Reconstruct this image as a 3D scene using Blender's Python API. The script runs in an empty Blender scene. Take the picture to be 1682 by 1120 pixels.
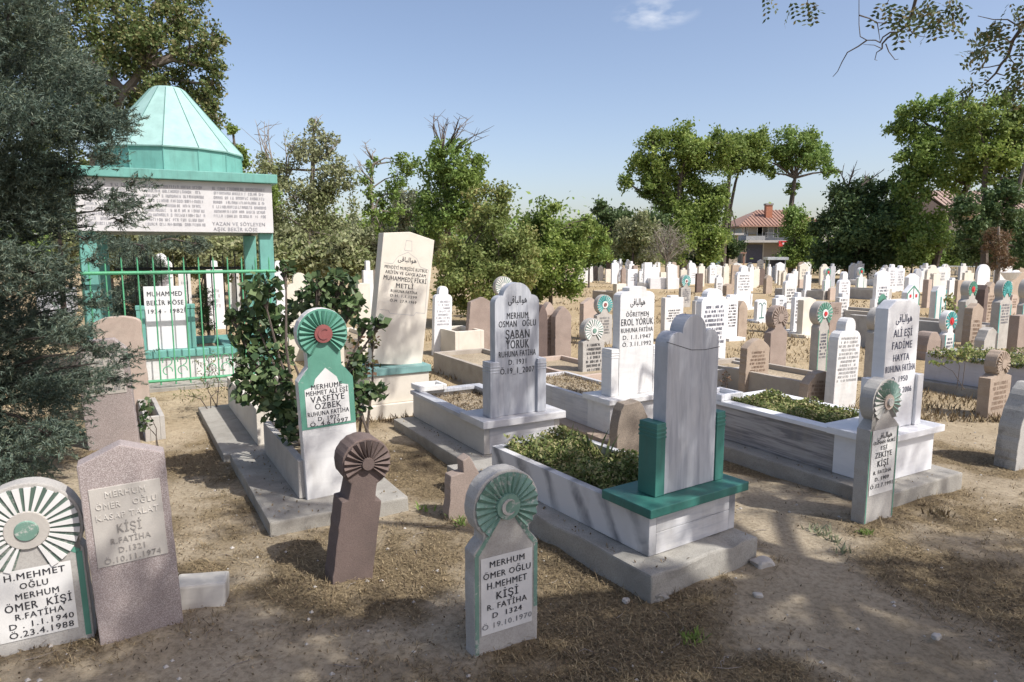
import bpy, bmesh, math, random
import numpy as np
from mathutils import Vector, Matrix, noise
R = math.radians
rnd = random.Random(7)
rng = np.random.default_rng(11)
SC = bpy.context.scene
COL = SC.collection

# ------------------------------------------------------------------ camera, sky, sun, exposure
CAM_H = 1.65
FPX = 24 / 36 * 1682
PITCH = math.atan(148 / FPX)
SP, CP = math.sin(PITCH), math.cos(PITCH)
cam_d = bpy.data.cameras.new('camera')
cam_d.lens = 24
cam_d.sensor_width = 36
cam_d.clip_start = 0.05
cam_d.clip_end = 3000
cam = bpy.data.objects.new('camera', cam_d)
COL.objects.link(cam)
cam.location = (0, 0, CAM_H)
cam.rotation_euler = (math.pi / 2 - PITCH, 0, 0)
SC.camera = cam

SUN_EL, SUN_AZ = 50.0, (0.86, -0.51)          # elevation in degrees, horizontal direction towards the sun
sv = Vector((SUN_AZ[0], SUN_AZ[1], 0)).normalized() * math.cos(R(SUN_EL))
SUN_DIR = Vector((sv.x, sv.y, math.sin(R(SUN_EL))))
sun_d = bpy.data.lights.new('sun', 'SUN')
sun_d.energy = 4.6
sun_d.angle = R(0.55)
sun_d.color = (1.0, 0.97, 0.93)
sun = bpy.data.objects.new('sun', sun_d)
COL.objects.link(sun)
sun.rotation_euler = SUN_DIR.to_track_quat('Z', 'Y').to_euler()

wd = bpy.data.worlds.new('World')
SC.world = wd
wd.use_nodes = True
wn, wl = wd.node_tree.nodes, wd.node_tree.links
wn.clear()
sky = wn.new('ShaderNodeTexSky')
sky.sky_type = 'NISHITA'
sky.sun_disc = False
sky.sun_elevation = R(SUN_EL)
sky.sun_rotation = math.atan2(SUN_DIR.x, SUN_DIR.y)
sky.altitude = 1000
sky.air_density = 1.0
sky.dust_density = 4.5
sky.ozone_density = 1.6
bg = wn.new('ShaderNodeBackground')
bg.inputs['Strength'].default_value = 0.15
# one thin wisp of cloud in the sky
tc = wn.new('ShaderNodeTexCoord')
def wmath(op, a, b=None):
    n = wn.new('ShaderNodeMath'); n.operation = op
    for i, v in enumerate((a, b)):
        if v is None: continue
        if isinstance(v, (int, float)): n.inputs[i].default_value = v
        else: wl.new(v, n.inputs[i])
    return n.outputs[0]
CLOUD = Vector((0.21, CP + 0.48 * SP, -SP + 0.48 * CP)).normalized()
dv = wn.new('ShaderNodeVectorMath'); dv.operation = 'SUBTRACT'
wl.new(tc.outputs['Generated'], dv.inputs[0]); dv.inputs[1].default_value = CLOUD
sx = wn.new('ShaderNodeSeparateXYZ'); wl.new(dv.outputs[0], sx.inputs[0])
ex = wmath('MULTIPLY', wmath('POWER', wmath('ABSOLUTE', sx.outputs[0]), 2), 1 / 0.062 ** 2)
ez = wmath('MULTIPLY', wmath('POWER', wmath('ABSOLUTE', sx.outputs[2]), 2), 1 / 0.022 ** 2)
fall = wmath('SUBTRACT', 1.0, wmath('ADD', ex, ez))
cm = wn.new('ShaderNodeMapping'); cm.inputs['Scale'].default_value = (12, 12, 30)
wl.new(tc.outputs['Generated'], cm.inputs[0])
cn = wn.new('ShaderNodeTexNoise'); cn.inputs['Scale'].default_value = 2.2; cn.inputs['Detail'].default_value = 6
wl.new(cm.outputs[0], cn.inputs['Vector'])
cf = wmath('MULTIPLY', wmath('MAXIMUM', wmath('ADD', fall, -0.1), 0), wmath('MAXIMUM', wmath('SUBTRACT', cn.outputs[0], 0.42), 0))
cf = wmath('MINIMUM', wmath('MULTIPLY', cf, 2.1), 0.5)
cmx = wn.new('ShaderNodeMixRGB'); cmx.inputs[2].default_value = (6.0, 6.1, 6.3, 1)
tint = wn.new('ShaderNodeMixRGB'); tint.blend_type = 'MULTIPLY'; tint.inputs[0].default_value = 1.0; tint.inputs[2].default_value = (1.19, 1.08, 1.03, 1)   # slightly hazy, lavender air
wl.new(sky.outputs[0], tint.inputs[1])
wl.new(cf, cmx.inputs[0]); wl.new(tint.outputs[0], cmx.inputs[1])
wl.new(cmx.outputs[0], bg.inputs['Color'])
wo = wn.new('ShaderNodeOutputWorld')
wl.new(bg.outputs[0], wo.inputs[0])

SC.view_settings.view_transform = 'Standard'
SC.view_settings.look = 'None'
SC.view_settings.exposure = 0.28
SC.view_settings.gamma = 1.0
SC.render.engine = 'CYCLES'
SC.cycles.max_bounces = 6
SC.cycles.transparent_max_bounces = 4
try:
    SC.cycles.use_denoising = True
except Exception:
    pass

# ------------------------------------------------------------------ pixel helpers (pixels of the 1682 x 1120 photograph)
def G(px, py, z=0.0):
    u = (px - 841) / FPX; v = (560 - py) / FPX
    d = (u, CP + v * SP, -SP + v * CP)
    t = (z - CAM_H) / d[2]
    return Vector((d[0] * t, d[1] * t, z))
def Zat(p, py):
    k = (560 - py) / FPX
    return CAM_H + p.y * (k * CP - SP) / (CP + k * SP)
def at(px, py, y):                       # point on the vertical plane y = const
    u = (px - 841) / FPX; v = (560 - py) / FPX
    dy = CP + v * SP
    t = y / dy
    return Vector((u * t, y, CAM_H + (-SP + v * CP) * t))

# ------------------------------------------------------------------ materials
MATS = {}
def nmat(name):
    m = bpy.data.materials.new(name); m.use_nodes = True
    nt = m.node_tree
    b = nt.nodes['Principled BSDF']
    MATS[name] = m
    return m, nt.nodes, nt.links, b
def coords(N, L, scale=(1, 1, 1), kind='Object', jitter=True):
    t = N.new('ShaderNodeTexCoord')
    mp = N.new('ShaderNodeMapping'); mp.inputs['Scale'].default_value = scale
    if jitter:
        oi = N.new('ShaderNodeObjectInfo')
        mm = N.new('ShaderNodeMath'); mm.operation = 'MULTIPLY'; mm.inputs[1].default_value = 37.0
        L.new(oi.outputs['Random'], mm.inputs[0])
        va = N.new('ShaderNodeVectorMath'); va.operation = 'ADD'
        L.new(t.outputs[kind], va.inputs[0]); L.new(mm.outputs[0], va.inputs[1])
        L.new(va.outputs[0], mp.inputs['Vector'])
    else:
        L.new(t.outputs[kind], mp.inputs['Vector'])
    return mp.outputs[0]
def tex(N, L, vec, scale, detail=5, rough=0.55, dist=0.0):
    n = N.new('ShaderNodeTexNoise')
    n.inputs['Scale'].default_value = scale; n.inputs['Detail'].default_value = detail
    n.inputs['Roughness'].default_value = rough; n.inputs['Distortion'].default_value = dist
    L.new(vec, n.inputs['Vector'])
    return n.outputs[0]
def ramp(N, L, fac, stops):
    r = N.new('ShaderNodeValToRGB'); cr = r.color_ramp
    while len(cr.elements) < len(stops): cr.elements.new(0.5)
    for e, (p, c) in zip(cr.elements, stops):
        e.position = p; e.color = (c, c, c, 1) if isinstance(c, (int, float)) else (*c, 1)
    L.new(fac, r.inputs[0])
    return r.outputs[0]
def mix(N, L, fac, a, b, mode='MIX'):
    n = N.new('ShaderNodeMixRGB'); n.blend_type = mode
    for i, v in ((0, fac), (1, a), (2, b)):
        if isinstance(v, (int, float)): n.inputs[i].default_value = v
        elif isinstance(v, tuple): n.inputs[i].default_value = (*v, 1)
        else: L.new(v, n.inputs[i])
    return n.outputs[0]
def bump(N, L, b, h, strength=0.3, dist=0.01):
    bp = N.new('ShaderNodeBump'); bp.inputs['Strength'].default_value = strength; bp.inputs['Distance'].default_value = dist
    L.new(h, bp.inputs['Height']); L.new(bp.outputs[0], b.inputs['Normal'])

def mth_(N, L, op, a, b):
    n = N.new('ShaderNodeMath'); n.operation = op
    L.new(a, n.inputs[0]); L.new(b, n.inputs[1])
    return n.outputs[0]
def stone(name, c1, c2, speck=None, speck_amt=0.35, sps=150, scale=5, rough=0.85, bump_s=0.35, stain=(0.12, 0.10, 0.08), stain_amt=0.35):
    m, N, L, b = nmat(name)
    v = coords(N, L)
    base = mix(N, L, ramp(N, L, tex(N, L, v, scale, 6, 0.6), [(0.32, 0), (0.68, 1)]), c1, c2)
    if speck:
        sp = ramp(N, L, tex(N, L, v, sps, 2, 0.7), [(0.48, 0), (0.58, 1)])
        mu = N.new('ShaderNodeMath'); mu.operation = 'MULTIPLY'; mu.inputs[1].default_value = speck_amt
        L.new(sp, mu.inputs[0])
        base = mix(N, L, mu.outputs[0], base, speck)
    st = ramp(N, L, tex(N, L, v, 2.6, 8, 0.68, 0.6), [(0.52, 0), (0.74, stain_amt)])
    base = mix(N, L, st, base, stain)
    L.new(base, b.inputs['Base Color'])
    b.inputs['Roughness'].default_value = rough
    h = mix(N, L, 0.5, tex(N, L, v, 34, 8, 0.7), tex(N, L, v, 190, 3, 0.7))
    bump(N, L, b, h, bump_s, 0.006)
    return m
def marble(name, base, vein, scale=(1.2, 1.2, 5.5), amt=0.6, rot=0.0, stain=(0.30, 0.27, 0.22), stain_amt=0.3, width=(0.40, 0.62), wave=0, rx=0.1):
    m, N, L, b = nmat(name)
    v = coords(N, L)
    mp = N.new('ShaderNodeMapping'); mp.inputs['Rotation'].default_value = (rx, rot, 0.15); mp.inputs['Scale'].default_value = scale
    L.new(v, mp.inputs['Vector'])
    n1 = tex(N, L, mp.outputs[0], 2.2, 8, 0.6, 1.1)
    if wave:
        wv = N.new('ShaderNodeTexWave'); wv.wave_type = 'BANDS'; wv.bands_direction = 'Y'
        wv.inputs['Scale'].default_value = wave; wv.inputs['Distortion'].default_value = 3.2; wv.inputs['Detail'].default_value = 5; wv.inputs['Detail Scale'].default_value = 1.3; wv.inputs['Detail Roughness'].default_value = 0.65
        L.new(mp.outputs[0], wv.inputs['Vector'])
        f1 = ramp(N, L, wv.outputs['Fac'], [(0.03, amt), (0.20, amt * 0.5), (0.50, 0)])
        f2 = ramp(N, L, n1, [(0.44, 1), (0.64, 0.25)])
        f = mth_(N, L, 'MULTIPLY', f1, f2)
    else:
        n2 = tex(N, L, mp.outputs[0], 6.0, 6, 0.6, 0.8)
        f = ramp(N, L, mix(N, L, 0.35, n1, n2), [(width[0], amt), ((width[0] + width[1]) / 2, amt * 0.35), (width[1], 0)])
    c = mix(N, L, f, base, vein)
    sm = N.new('ShaderNodeMapping'); sm.inputs['Scale'].default_value = (4.5, 4.5, 0.9); L.new(v, sm.inputs['Vector'])
    st = ramp(N, L, mix(N, L, 0.5, tex(N, L, v, 2.0, 8, 0.7, 0.4), tex(N, L, sm.outputs[0], 2.4, 7, 0.7, 0.3)), [(0.50, 0), (0.70, stain_amt * 1.5)])
    c = mix(N, L, st, c, stain)
    L.new(c, b.inputs['Base Color'])
    b.inputs['Roughness'].default_value = 0.5
    bump(N, L, b, tex(N, L, v, 60, 6, 0.7), 0.08, 0.004)
    return m
def paint(name, col, under, wear=0.55, rough=0.55, c2=None, streak=0.55):
    m, N, L, b = nmat(name)
    v = coords(N, L)
    cc = mix(N, L, ramp(N, L, tex(N, L, v, 6, 5), [(0.3, 0), (0.7, 1)]), col, c2 or tuple(min(1, x * 1.25 + 0.01) for x in col))
    w = ramp(N, L, mix(N, L, 0.5, tex(N, L, v, 9, 8, 0.7), tex(N, L, v, 55, 4, 0.7)), [(wear, 0), (wear + 0.07, 0.9)])
    sm = N.new('ShaderNodeMapping'); sm.inputs['Scale'].default_value = (9, 9, 0.8); L.new(v, sm.inputs['Vector'])
    cc = mix(N, L, ramp(N, L, tex(N, L, sm.outputs[0], 1.6, 7, 0.7, 0.3), [(0.50, 0), (0.72, streak)]), cc, tuple(x * 0.45 + 0.03 for x in col))
    L.new(mix(N, L, w, cc, under), b.inputs['Base Color'])
    b.inputs['Roughness'].default_value = rough
    bump(N, L, b, tex(N, L, v, 40, 6, 0.7), 0.2, 0.005)
    return m
def leaf(name, cols, trans=0.4, rough=0.55, clump=None):
    m, N, L, b = nmat(name)
    g = N.new('ShaderNodeNewGeometry')
    n = len(cols)
    c = ramp(N, L, g.outputs['Random Per Island'], [((i + 0.5) / n, cc) for i, cc in enumerate(cols)])
    if clump:
        v = coords(N, L)
        c = mix(N, L, ramp(N, L, tex(N, L, v, clump[0], 3), [(0.42, 0), (0.62, 0.75)]), c, clump[1])
    L.new(c, b.inputs['Base Color'])
    b.inputs['Roughness'].default_value = rough
    b.inputs['Specular IOR Level'].default_value = 0.25
    tr = N.new('ShaderNodeBsdfTranslucent')
    L.new(c, tr.inputs['Color'])
    ms = N.new('ShaderNodeMixShader'); ms.inputs[0].default_value = trans
    out = [x for x in N if x.type == 'OUTPUT_MATERIAL'][0]
    L.new(b.outputs[0], ms.inputs[1]); L.new(tr.outputs[0], ms.inputs[2]); L.new(ms.outputs[0], out.inputs[0])
    return m
def plain(name, col, rough=0.6, metal=0.0, var=0.25, sc=8):
    m, N, L, b = nmat(name)
    v = coords(N, L)
    L.new(mix(N, L, ramp(N, L, tex(N, L, v, sc, 5), [(0.3, 0), (0.7, 1)]), tuple(c * (1 - var) for c in col), tuple(min(1, c * (1 + var)) for c in col)), b.inputs['Base Color'])
    b.inputs['Roughness'].default_value = rough; b.inputs['Metallic'].default_value = metal
    return m

M_CONC = stone('grey_concrete', (0.36, 0.34, 0.31), (0.47, 0.45, 0.41), (0.24, 0.22, 0.20), 0.3)
M_SLAB = stone('slab_concrete', (0.27, 0.255, 0.222), (0.39, 0.37, 0.325), (0.20, 0.185, 0.16), 0.45, stain_amt=0.5, bump_s=0.6)
M_CREAM = stone('cream_stone', (0.60, 0.55, 0.46), (0.68, 0.63, 0.54), (0.50, 0.45, 0.38), 0.15, bump_s=0.15, stain=(0.42, 0.38, 0.32), stain_amt=0.35)
M_BROWN = stone('brown_stone', (0.27, 0.21, 0.175), (0.35, 0.28, 0.235), (0.18, 0.14, 0.115), 0.5, bump_s=0.6)
M_DBROWN = stone('dark_brown_stone', (0.115, 0.085, 0.072), (0.165, 0.12, 0.102), (0.09, 0.06, 0.055), 0.5, bump_s=0.6, stain=(0.08, 0.06, 0.05))
M_TAN = stone('tan_stone', (0.34, 0.265, 0.20), (0.42, 0.34, 0.265), (0.24, 0.18, 0.135), 0.4, bump_s=0.6)
M_PINK = stone('pinkish_stone', (0.42, 0.33, 0.27), (0.49, 0.40, 0.33), (0.32, 0.24, 0.20), 0.35, bump_s=0.4)
M_TERR = stone('speckled_terrazzo', (0.21, 0.17, 0.16), (0.28, 0.225, 0.21), (0.52, 0.47, 0.44), 0.7, sps=300, rough=0.7, bump_s=0.15, stain_amt=0.25)
M_ROUGH = stone('rough_fieldstone', (0.22, 0.18, 0.14), (0.34, 0.28, 0.22), (0.12, 0.10, 0.08), 0.5, bump_s=1.0)
M_WHITE = marble('white_marble', (0.70, 0.69, 0.665), (0.48, 0.48, 0.48), amt=0.35)
M_WHITEB = marble('bright_marble', (0.75, 0.75, 0.75), (0.56, 0.57, 0.59), amt=0.3, stain_amt=0.15)
M_GREYM = marble('grey_marble', (0.47, 0.48, 0.50), (0.27, 0.285, 0.32), scale=(7, 2, 0.8), amt=0.7, stain_amt=0.15)
M_VEIN = marble('veined_marble', (0.58, 0.57, 0.56), (0.17, 0.175, 0.19), scale=(1, 1, 1), amt=1.0, rot=0.0, stain_amt=0.25, wave=1.5, rx=0.55)
M_VEINH = marble('banded_marble', (0.58, 0.57, 0.56), (0.36, 0.37, 0.40), scale=(1.0, 0.8, 9), amt=0.7, rot=0.1, stain_amt=0.3)
M_DARKM = marble('weathered_grey_marble', (0.40, 0.38, 0.36), (0.17, 0.165, 0.17), scale=(0.8, 0.55, 9), amt=1.0, stain_amt=0.4, width=(0.44, 0.60))
M_PANEL = stone('white_panel', (0.58, 0.57, 0.545), (0.69, 0.68, 0.65), None, bump_s=0.1, stain=(0.45, 0.43, 0.38), stain_amt=0.45, rough=0.7)
M_CEM = stone('cement_panel', (0.40, 0.37, 0.33), (0.47, 0.44, 0.39), (0.34, 0.31, 0.28), 0.2, bump_s=0.2, stain_amt=0.15)
M_GREEN = paint('green_paint', (0.075, 0.22, 0.16), (0.36, 0.36, 0.32), 0.60)
M_GREENW = paint('worn_green_paint', (0.13, 0.23, 0.18), (0.42, 0.42, 0.38), 0.53)
M_MINT = paint('mint_green_paint', (0.085, 0.235, 0.17), (0.45, 0.47, 0.42), 0.60)
M_TEAL = paint('teal_paint', (0.024, 0.125, 0.10), (0.40, 0.38, 0.34), 0.66)
M_TEALB = paint('bright_teal_paint', (0.05, 0.27, 0.26), (0.6, 0.6, 0.58), 0.63)
M_KIOSK = paint('kiosk_green_paint', (0.12, 0.31, 0.265), (0.20, 0.40, 0.34), 0.72)
M_ROOF = paint('pale_mint_sheet', (0.25, 0.395, 0.36), (0.21, 0.34, 0.31), 0.72, 0.65, streak=0.15)
M_RAIL = paint('green_rail_paint', (0.07, 0.30, 0.15), (0.05, 0.2, 0.12), 0.7)
M_KSIGN = stone('white_sign_board', (0.54, 0.53, 0.52), (0.62, 0.61, 0.60), None, bump_s=0.05, stain=(0.45, 0.42, 0.38), stain_amt=0.3, rough=0.6)
M_LETTER = paint('black_letter_paint', (0.022, 0.022, 0.026), (0.36, 0.355, 0.34), 0.64, streak=0.0)
M_NAVY = paint('navy_letter_paint', (0.025, 0.03, 0.07), (0.42, 0.43, 0.46), 0.60, streak=0.0)
M_FADE = plain('faded_letter_paint', (0.20, 0.20, 0.20), 0.8, var=0.4, sc=30)
M_GREYL = plain('grey_letter_paint', (0.30, 0.30, 0.32), 0.8)
M_BRL = plain('carved_brown_letter', (0.10, 0.07, 0.055), 0.9)
M_TANL = plain('carved_tan_letter', (0.19, 0.125, 0.085), 0.9)
M_RLITE = plain('raised_pale_letter', (0.52, 0.49, 0.44), 0.8)
M_RDARK = plain('raised_shaded_letter', (0.27, 0.25, 0.225), 0.8)  # darker than the cement: shadow sides of the raised letters put into the colour
M_RED = paint('red_paint', (0.22, 0.065, 0.06), (0.30, 0.16, 0.13), 0.62)
M_REDB = plain('bright_red_paint', (0.50, 0.03, 0.035), 0.5)
M_DKG = plain('dark_green_groove', (0.045, 0.07, 0.055), 0.8)
M_BLACKM = plain('black_iron', (0.02, 0.02, 0.02), 0.5)
M_BARK = stone('grey_bark', (0.09, 0.07, 0.055), (0.15, 0.12, 0.10), (0.05, 0.04, 0.03), 0.4, scale=12, bump_s=1.0)
M_BARKL = stone('pale_bark', (0.20, 0.17, 0.14), (0.28, 0.24, 0.20), (0.12, 0.10, 0.08), 0.4, scale=12, bump_s=1.0)
M_TILE = stone('red_roof_tile', (0.30, 0.165, 0.12), (0.38, 0.235, 0.175), (0.22, 0.12, 0.09), 0.5)
M_KBEIGE = marble('beige_grey_marble', (0.50, 0.475, 0.43), (0.36, 0.345, 0.32), amt=0.35, stain_amt=0.3)
M_TILE2 = stone('faded_roof_tile', (0.36, 0.25, 0.20), (0.44, 0.33, 0.27), (0.28, 0.19, 0.15), 0.4)
M_BRICK = stone('red_brick', (0.36, 0.13, 0.07), (0.44, 0.19, 0.11), (0.24, 0.10, 0.06), 0.4)
M_HWALL = plain('pale_plaster', (0.40, 0.39, 0.37), 0.8, var=0.08, sc=1)
M_HBLUE = plain('blue_grey_plaster', (0.32, 0.36, 0.40), 0.8, var=0.08, sc=1)
M_HBEIGE = plain('beige_plaster', (0.42, 0.36, 0.29), 0.8, var=0.08, sc=1)
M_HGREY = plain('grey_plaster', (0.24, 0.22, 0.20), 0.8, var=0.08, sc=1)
M_OCHRE = plain('ochre_plaster', (0.42, 0.33, 0.16), 0.8, var=0.08, sc=1)
M_GLASS = plain('dark_window_glass', (0.05, 0.055, 0.065), 0.12, var=0.2)
M_NAVYW = plain('dark_blue_shopfront', (0.05, 0.055, 0.09), 0.5)
M_METW = plain('white_metal', (0.68, 0.70, 0.70), 0.4)
M_GREYMET = plain('grey_metal', (0.30, 0.31, 0.32), 0.4)

L_JUN = leaf('juniper_leaf', [(0.06, 0.094, 0.067), (0.12, 0.168, 0.127), (0.222, 0.27, 0.214), (0.168, 0.192, 0.12)], 0.2, clump=(1.6, (0.042, 0.066, 0.05)))
L_OAK = leaf('autumn_tinged_leaf', [(0.085, 0.125, 0.04), (0.13, 0.18, 0.06), (0.2, 0.235, 0.085), (0.24, 0.225, 0.1)], 0.3)
L_OLIVE = leaf('olive_leaf', [(0.156, 0.192, 0.078), (0.228, 0.264, 0.108), (0.3, 0.324, 0.144), (0.348, 0.348, 0.204)], 0.3, clump=(0.5, (0.276, 0.288, 0.168)))
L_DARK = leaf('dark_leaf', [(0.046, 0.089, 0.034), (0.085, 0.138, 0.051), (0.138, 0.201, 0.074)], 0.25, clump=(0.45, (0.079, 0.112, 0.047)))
L_MID = leaf('mid_green_leaf', [(0.121, 0.203, 0.054), (0.203, 0.31, 0.081), (0.297, 0.405, 0.121)], 0.35, clump=(0.4, (0.203, 0.264, 0.061)))
L_LIGHT = leaf('light_green_leaf', [(0.146, 0.214, 0.045), (0.248, 0.337, 0.079), (0.36, 0.427, 0.124)], 0.4, clump=(0.35, (0.112, 0.168, 0.047)))
L_YEL = leaf('yellowing_leaf', [(0.161, 0.207, 0.057), (0.253, 0.31, 0.092), (0.356, 0.38, 0.138), (0.333, 0.287, 0.115)], 0.35, clump=(0.8, (0.196, 0.253, 0.081)))
L_GREY = leaf('dry_grey_twig', [(0.22, 0.20, 0.16), (0.30, 0.28, 0.23), (0.17, 0.16, 0.10)], 0.1)
L_BRN = leaf('brown_needle', [(0.16, 0.09, 0.05), (0.22, 0.14, 0.08), (0.10, 0.08, 0.035)], 0.2)
L_LIL = leaf('glossy_shrub_leaf', [(0.038, 0.072, 0.032), (0.07, 0.113, 0.045), (0.104, 0.157, 0.061), (0.157, 0.209, 0.096)], 0.2, 0.4)
L_SUC = leaf('succulent_leaf', [(0.088, 0.121, 0.035), (0.175, 0.22, 0.066), (0.285, 0.307, 0.11), (0.351, 0.307, 0.154)], 0.2)
L_IRIS = leaf('iris_leaf', [(0.09, 0.13, 0.05), (0.15, 0.19, 0.08), (0.24, 0.23, 0.10)], 0.3)
L_ROB = leaf('robinia_leaf', [(0.05, 0.075, 0.03), (0.08, 0.11, 0.045), (0.11, 0.14, 0.05), (0.16, 0.13, 0.05)], 0.35)
L_STRAW = leaf('straw_blade', [(0.14, 0.10, 0.06), (0.25, 0.19, 0.105), (0.38, 0.30, 0.175), (0.21, 0.165, 0.10), (0.11, 0.08, 0.05)], 0.15, 0.8)
L_LITTER = leaf('dead_leaf', [(0.13, 0.095, 0.055), (0.20, 0.15, 0.09), (0.33, 0.255, 0.16), (0.10, 0.075, 0.05)], 0.1, 0.8)
L_SAGE = leaf('sage_leaf', [(0.144, 0.168, 0.108), (0.228, 0.252, 0.156), (0.312, 0.312, 0.192)], 0.25)

# ------------------------------------------------------------------ mesh helpers
def tag(o, label=None, cat=None, group=None, kind=None):
    if label: o['label'] = label
    if cat: o['category'] = cat
    if group: o['group'] = group
    if kind: o['kind'] = kind
    return o
def thing(name, label, cat, loc=(0, 0, 0), rotz=0.0, group=None, lean=0.0, pitch=0.0):
    o = bpy.data.objects.new(name, None); COL.objects.link(o)
    o.location = loc
    o.rotation_mode = 'ZXY' if False else 'XYZ'
    o.rotation_euler = (R(pitch), R(lean), R(rotz))
    o.empty_display_size = 0.1
    return tag(o, label, cat, group)

class MB:
    def __init__(s): s.v, s.f, s.m = [], [], []
    def add(s, verts, faces, mi=0):
        k = len(s.v); s.v += [tuple(p) for p in verts]
        s.f += [tuple(i + k for i in f) for f in faces]; s.m += [mi] * len(faces)
        return s
    def box(s, x0, x1, y0, y1, z0, z1, mi=0):
        return s.add([(x0, y0, z0), (x1, y0, z0), (x1, y1, z0), (x0, y1, z0), (x0, y0, z1), (x1, y0, z1), (x1, y1, z1), (x0, y1, z1)],
                     [(3, 2, 1, 0), (4, 5, 6, 7), (0, 1, 5, 4), (1, 2, 6, 5), (2, 3, 7, 6), (3, 0, 4, 7)], mi)
    def prism(s, out, y0, y1, mi=0):            # outline in x/z, anticlockwise seen from -y, extruded along y
        n = len(out)
        v = [(x, y0, z) for x, z in out] + [(x, y1, z) for x, z in out]
        f = [tuple(range(n)), tuple(range(2 * n - 1, n - 1, -1))]
        f += [(i, i + n, (i + 1) % n + n, (i + 1) % n) for i in range(n)]
        return s.add(v, f, mi)
    def tube(s, pts, rads, n=6, mi=0, cap=True):
        pts = [Vector(p) for p in pts]
        k = len(s.v); prev = None
        for i, p in enumerate(pts):
            d = (pts[min(i + 1, len(pts) - 1)] - pts[max(i - 1, 0)])
            d = d.normalized() if d.length > 1e-9 else Vector((0, 0, 1))
            a = prev if prev is not None else (Vector((1, 0, 0)) if abs(d.x) < 0.9 else Vector((0, 1, 0)))
            u = (a - d * a.dot(d)); u = u.normalized() if u.length > 1e-6 else d.orthogonal().normalized()
            prev = u; w = d.cross(u)
            for j in range(n):
                t = 2 * math.pi * j / n
                s.v.append(tuple(p + (u * math.cos(t) + w * math.sin(t)) * rads[i]))
        for i in range(len(pts) - 1):
            for j in range(n):
                a, b = k + i * n + j, k + i * n + (j + 1) % n
                s.f.append((a, b, b + n, a + n)); s.m.append(mi)
        if cap:
            s.f.append(tuple(k + j for j in range(n - 1, -1, -1))); s.m.append(mi)
            s.f.append(tuple(k + (len(pts) - 1) * n + j for j in range(n))); s.m.append(mi)
        return s
    def lathe(s, prof, n=16, mi=0, c=(0, 0, 0), ph=0.0):
        k = len(s.v)
        for r, z in prof:
            for j in range(n):
                t = 2 * math.pi * j / n + ph
                s.v.append((c[0] + r * math.cos(t), c[1] + r * math.sin(t), c[2] + z))
        for i in range(len(prof) - 1):
            for j in range(n):
                a, b = k + i * n + j, k + i * n + (j + 1) % n
                s.f.append((a, b, b + n, a + n)); s.m.append(mi)
        s.f.append(tuple(k + j for j in range(n - 1, -1, -1))); s.m.append(mi)
        s.f.append(tuple(k + (len(prof) - 1) * n + j for j in range(n))); s.m.append(mi)
        return s
    def build(s, name, mats, parent=None, bevel=0.0, smooth=False, rough=0.0):
        me = bpy.data.meshes.new(name)
        me.from_pydata(s.v, [], s.f)
        mats = mats if isinstance(mats, (list, tuple)) else [mats]
        for m in mats: me.materials.append(m)
        if len(mats) > 1: me.polygons.foreach_set('material_index', s.m)
        if bevel or rough:
            bm = bmesh.new(); bm.from_mesh(me)
            if rough:                             # worn, slightly uneven faces
                long_e = [e for e in bm.edges if e.calc_length() > 0.09]
                for _ in range(3):
                    long_e = [e for e in bm.edges if e.calc_length() > 0.09]
                    if not long_e or len(bm.verts) > 6000: break
                    bmesh.ops.subdivide_edges(bm, edges=long_e, cuts=1, use_grid_fill=True)
                sd = rnd.random() * 50
                for v in bm.verts:
                    nv = noise.noise_vector(v.co * 9 + Vector((sd, 0, 0)))
                    v.co += nv * rough
            if bevel:
                es = [e for e in bm.edges if len(e.link_faces) == 2 and e.calc_face_angle(0) > R(28)]
                bmesh.ops.bevel(bm, geom=es, offset=bevel, segments=2, affect='EDGES', clamp_overlap=True, profile=0.6)
            bm.to_mesh(me); bm.free()
        if smooth: me.polygons.foreach_set('use_smooth', [True] * len(me.polygons))
        me.update()
        o = bpy.data.objects.new(name, me); COL.objects.link(o)
        if parent: o.parent = parent
        return o

def quads_obj(name, V, mat, parent=None):           # V: (n,4,3) array of quads
    V = np.asarray(V, dtype=np.float32)
    n = V.shape[0]
    me = bpy.data.meshes.new(name)
    me.vertices.add(n * 4); me.loops.add(n * 4); me.polygons.add(n)
    me.vertices.foreach_set('co', V.reshape(-1))
    me.loops.foreach_set('vertex_index', np.arange(n * 4, dtype=np.int32))
    me.polygons.foreach_set('loop_start', np.arange(0, n * 4, 4, dtype=np.int32))
    me.materials.append(mat)
    me.update(calc_edges=True)
    o = bpy.data.objects.new(name, me); COL.objects.link(o)
    if parent: o.parent = parent
    return o
def unit(a): return a / np.maximum(np.linalg.norm(a, axis=-1, keepdims=True), 1e-9)
def leaf_quads(C, size, aspect=0.55, up=0.5, droop=0.0, axis=None, spread=1.0):
    C = np.asarray(C, dtype=float); n = len(C)
    sz = size * rng.uniform(0.6, 1.3, (n, 1))
    d = rng.normal(size=(n, 3)) * spread
    if axis is not None: d = d + axis
    d[:, 2] -= droop
    d = unit(d)
    nn = rng.normal(size=(n, 3)); nn[:, 2] += up * 2
    s = unit(np.cross(d, nn))
    a = C - d * sz * 0.5; b = C + d * sz * 0.5
    m = C - d * sz * 0.08
    return np.stack([a, m + s * sz * aspect * 0.5, b, m - s * sz * aspect * 0.5], 1)

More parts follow.
